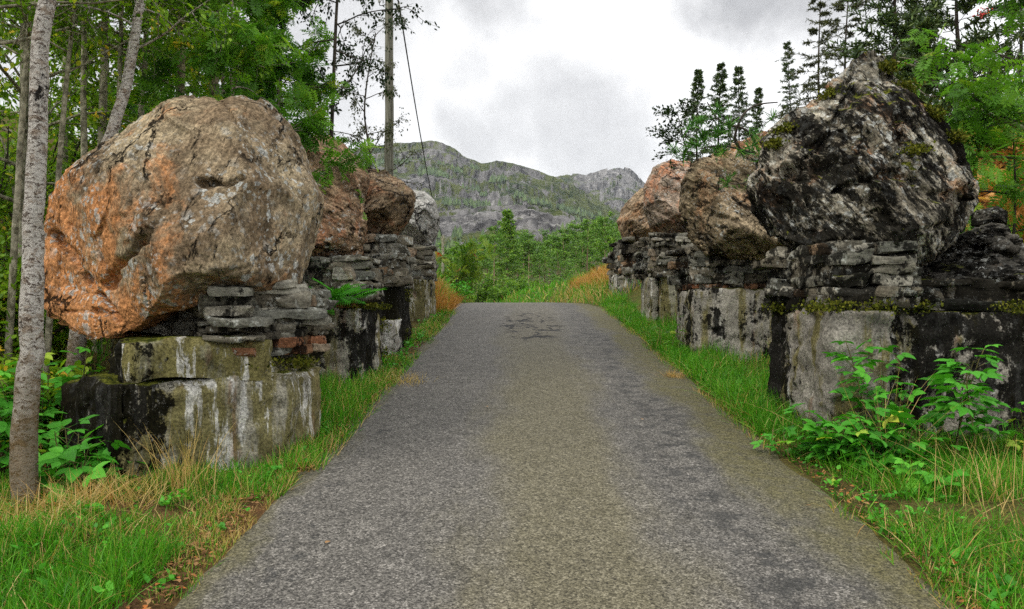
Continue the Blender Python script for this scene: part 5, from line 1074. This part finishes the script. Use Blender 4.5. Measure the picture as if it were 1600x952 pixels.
# tall straw tufts in front of the nearest left pier
def straw(label, x, y, n, h, sd_, spread=.10, lean=.3, tone=(.74, .95)):
    r2 = np.random.default_rng(sd_); acc = Acc(); z = float(ground(x, y)); xy = r2.normal(0, spread, (n, 2)) + (x, y)
    blades(acc, r2, xy, h * r2.uniform(.5, 1.1, n), np.full(n, .005), r2.uniform(*tone, n), lean); o = acc.build('grass_tuft', M['grass'], None, False, (x, y, z)); o.location = (x, y, z); return tag(o, label, 'grass tuft', 'dry grass tufts along the verges')
sx = lambda px, d: ((px - 800) / F * d, d)
straw('tall thin straw coloured tuft before the pale face of the nearest left pier', *sx(285, 5.05), 70, .52, 1, .09, .22)
straw('wide reddish brown dry tuft at the foot of the white barked birch', *sx(105, 4.6), 380, .26, 2, .20, .6, (.78, 1.0))
straw('low dry tuft between the birch and the straw tuft by the left pier', *sx(180, 4.8), 200, .22, 3, .14, .6)
straw('yellow dry tuft on the left road edge below the second left pier', *sx(628, 9.0), 160, .2, 4, .12, .6)
straw('brown dry clump at the right road edge below the second right pier', *sx(1056, 9.4), 160, .14, 5, .07, .6, (.9, 1.0))
straw('arching pale seed stalks behind the large bramble, right of the road', *sx(1395, 5.7), 40, .75, 6, .14, .4)
straw('long bent dry stalks at the right edge beside the tall bramble', *sx(1560, 5.0), 55, .5, 7, .18, .5)
# bracken and golden grass: countless fronds
def fronds(name, n, fx, size, seed, rnd=(0, 1), shape=FERN):
    r2 = np.random.default_rng(seed); xy = fx(r2, n); z = ground(xy[:, 0], xy[:, 1]); acc = Acc(); pos = np.c_[xy, z + r2.uniform(0, size * .5, len(xy))]; dr = r2.normal(0, 1, (len(xy), 3)); dr[:, 2] = np.abs(dr[:, 2]) * .5 + .25
    leaves(acc, shape[0], shape[1], pos, dr, size * r2.uniform(.6, 1.2, len(xy)), np.clip(r2.uniform(*rnd, len(xy)), 0, 1), r2, .8); return kind(acc.build(name, M['bracken']), 'stuff')
fronds('bracken', 5200, lambda r2, n: np.stack([r2.uniform(5.3, 13.0, n), r2.uniform(4.5, 17, n)], 1), .42, 1)
def bank(r2, n): y = r2.uniform(20.0, 28.5, n); return np.stack([xc(y) + r2.uniform(2.9, 5.5, n), y], 1)
r2 = np.random.default_rng(5); acc = Acc(); xy = bank(r2, 9000); blades(acc, r2, xy, .50 * r2.uniform(.5, 1.1, 9000), np.full(9000, .014), np.clip(r2.normal(.62, .22, 9000), 0, .93), .45); kind(acc.build('golden_grass', M['bracken'], None, False), 'stuff')
acc = Acc(); y = r2.uniform(17.3, 25, 3500); xy = np.stack([xc(y) - r2.uniform(1.5, 2.2, 3500), y], 1); blades(acc, r2, xy, .38 * r2.uniform(.5, 1.1, 3500), np.full(3500, .012), np.clip(r2.normal(.42, .2, 3500), 0, .9), .5); kind(acc.build('orange_grass', M['bracken'], None, False), 'stuff')
# leaf litter along the edges
r2 = np.random.default_rng(6); n = 5200; y = 2.8 + 15 * r2.random(n) ** 1.6; sd = r2.random(n) < .62; u = np.where(sd, -1.45 - np.abs(r2.normal(0, .17, n)) - .12 * (y < 5.5), 1.98 + np.abs(r2.normal(0, .16, n))); x = xc(y) + u
acc = Acc(); dr = r2.normal(0, 1, (n, 3)); dr[:, 2] *= .15; leaves(acc, SIMPLE[0], SIMPLE[1], np.c_[x, y, np.maximum(ground(x, y), road_h(x, y)) + .012], dr, r2.uniform(.015, .05, n), r2.random(n), r2, 2.0); kind(acc.build('leaf_litter', M['litter']), 'stuff')
for i, (px, py) in enumerate(((1257, 798), (508, 858), (760, 640), (1000, 660), (905, 560), (648, 590))):
    d = F * EYE / (py - 372); xx = (px - 800) / F * d; a2 = Acc(); r3 = np.random.default_rng(i); leaves(a2, OVATE[0], OVATE[1], np.zeros((1, 3)), [(r3.normal(), r3.normal(), .05)], [.045], [.8], r3, 3.0)
    o = a2.build('fallen_leaf', M['litter']); o.location = (xx, d, float(road_h(xx, d)) + .012); tag(o, 'small fallen yellow brown leaf lying alone on the asphalt', 'leaf', 'fallen leaves on the asphalt')
# brambles
def bramble(label, px, d, h, seed, stems=5, nl=26, size=.15, spread=.25, group='brambles right of the road', name='bramble', shape=BRAMBLE, leafm='leaf_bramble', bias=.0, cat='bramble', top=.0):
    r2 = np.random.default_rng(seed); x, y = sx(px, d); z = float(ground(x, y)); root = thing(name, label, cat, (x, y, z - .03), group); wood = Acc(); cr = Acc()
    for s in range(int(stems * 1.5)):
        a = r2.uniform(0, 6.28); b = limb((r2.normal(0, spread * .3), r2.normal(0, spread * .3), 0), (math.cos(a) * spread, math.sin(a) * spread, 1), h * r2.uniform(.6, 1.05), 8, r2, .08, .012); tube(wood, b, np.linspace(.007, .003, 9), 5, .5)
        k = max(3, int(nl * 1.6 * r2.uniform(.7, 1.2)))
        for q in range(k):
            t = top + (1 - top) * (q + .6) / k; i = min(int(t * 8), 7); az_ = q * 2.4 + r2.normal(0, .4); st = limb(b[i] + (b[i + 1] - b[i]) * (t * 8 - i), (math.cos(az_), math.sin(az_), .55), size * r2.uniform(.3, .6), 3, r2, .1, .05); tube(wood, st, .002, 3, .5)
            leaves(cr, shape[0], shape[1], st[-1:], [(math.cos(az_), math.sin(az_), -.05 + r2.normal(0, .2))], [size * 1.12 * r2.uniform(.65, 1.2) * (1 - .35 * max(0, t - .75))], [np.clip(r2.normal(.45 + bias, .22), 0, 1)], r2, .9)
    wood.build('stem', M['stem'], root); cr.build('leaves', leafm and M[leafm], root); return root
bramble('tallest bright green bramble in the clump before the pale panel, its shoot reaching highest', 1382, 6.0, .92, 1, 4, 11, .16, .13, top=.2)
bramble('broad bushy bramble lowest in the clump before the nearest right pier', 1350, 5.7, .46, 2, 6, 7, .17, .28)
bramble('small bramble on the left of the clump, closest to the asphalt', 1238, 6.0, .28, 3, 3, 4, .12, .22)
bramble('middle bramble between the tallest one and the asphalt, full of broad leaves', 1298, 5.85, .42, 4, 5, 7, .15, .26)
bramble('low bramble reaching towards the grass at the right foot of the clump', 1440, 5.45, .34, 5, 5, 6, .16, .45)
bramble('separate tall bramble with a drooping leafy head against the black concrete at right', 1502, 5.9, 1.0, 6, 3, 13, .17, .14, top=.35, bias=.05)
bramble('bramble with yellowing leaves at the far right edge before the black concrete', 1590, 5.95, .70, 7, 3, 8, .10, .3, bias=.35)
bramble('low bramble under the tallest one, half hidden in its shade', 1395, 5.85, .42, 8, 6, 7, .16, .4)
bramble('young green sapling leaning from the verge before the third right pier', 1050, 11.5, .62, 9, 2, 7, .12, .25, None, 'rowan_seedling', ROWAN, 'leaf_rowan', cat='seedling')
lg = 'green plants left of the road'
bramble('broad leaved green plant between the white barked birch and the black pier flank', 118, 5.2, .42, 21, 6, 6, .19, .4, lg, 'maple_seedling', cat='seedling')
bramble('leafy green plant growing behind the white barked birch, left of the pier', 75, 6.0, .95, 22, 6, 9, .15, .35, lg, 'maple_seedling', cat='seedling')
bramble('green plant at the left picture edge beside the white barked birch', 12, 5.6, .8, 23, 6, 9, .15, .4, lg, 'maple_seedling', cat='seedling')
r2 = np.random.default_rng(2); x, y = sx(515, 8.75); root = thing('fern', 'lush green fern growing on the ledge of the second left pier', 'fern', (x, y, 1.66)); cr = Acc()
a = np.arange(26) * 2.4; dr = np.stack([np.cos(a), np.sin(a) * .8 - .3, .35 + r2.normal(0, .3, 26)], 1); pos = np.c_[r2.normal(0, .12, 26), r2.normal(-.02, .03, 26), r2.uniform(0, .1, 26)]
leaves(cr, FERN[0], FERN[1], pos, dr, r2.uniform(.22, .4, 26), r2.uniform(.2, .8, 26), r2, .6); cr.build('fronds', M['leaf_bramble'], root)

# low broad weeds among the grass
r2 = np.random.default_rng(16); n = 900; y = 2.9 + 14 * r2.random(n) ** 1.5; rt = r2.random(n) < .55; u = np.where(rt, 2.02 + np.abs(r2.normal(0, .35, n)), -1.55 - np.abs(r2.normal(0, .18, n)) - np.where(y < 5.2, r2.uniform(0, 1.6, n), 0)); x = xc(y) + u
acc = Acc(); k = r2.integers(4, 9, n); X = np.repeat(x, k); Y = np.repeat(y, k); m_ = len(X); a = r2.uniform(0, 6.283, m_); up_ = r2.uniform(.05, 1.2, m_); s_ = np.repeat(r2.uniform(.02, .055, n), k); hh = np.repeat(r2.uniform(0, .10, n), k) * r2.random(m_)
leaves(acc, OVATE[0] * (1.25, 1, 1), OVATE[1], np.c_[X + r2.normal(0, .02, m_), Y + r2.normal(0, .02, m_), ground(X, Y) + .01 + hh], np.stack([np.cos(a), np.sin(a), up_], 1), s_ * r2.uniform(.7, 1.3, m_), np.repeat(r2.random(n), k) * .7 + .3 * r2.random(m_), r2, .8)
kind(acc.build('weeds', M['leaf_bramble']), 'stuff')
strip2 = Acc(); GA = strip2
strip(3500, 1.6, 7.0, 29, 40, .28, .03, .15, 17, -.4); strip(2500, -7.0, -1.6, 24, 40, .5, .03, .15, 18, -.4)
kind(GA.build('meadow_grass', M['grass'], None, False), 'stuff')
# ------------------------------------------------------------------ air
hz = mesh('haze', [(x, y, z) for z in (-14, 560) for y in (-70, 4500) for x in (-3500, 3500)], [[(0, 2, 3, 1), (4, 5, 7, 6), (0, 1, 5, 4), (2, 6, 7, 3), (0, 4, 6, 2), (1, 3, 7, 5)]], [], None, False)
m = bpy.data.materials.new('air'); m.use_nodes = True; N = NT(m.node_tree)
pv = N.n('ShaderNodeVolumePrincipled', {'Color': (.86, .92, 1.0, 1), 'Density': .00007, 'Anisotropy': 0.2}); N.t.links.new(pv.outputs[0], N.n('ShaderNodeOutputMaterial').inputs['Volume'])
hz.data.materials.append(m); kind(hz, 'stuff')
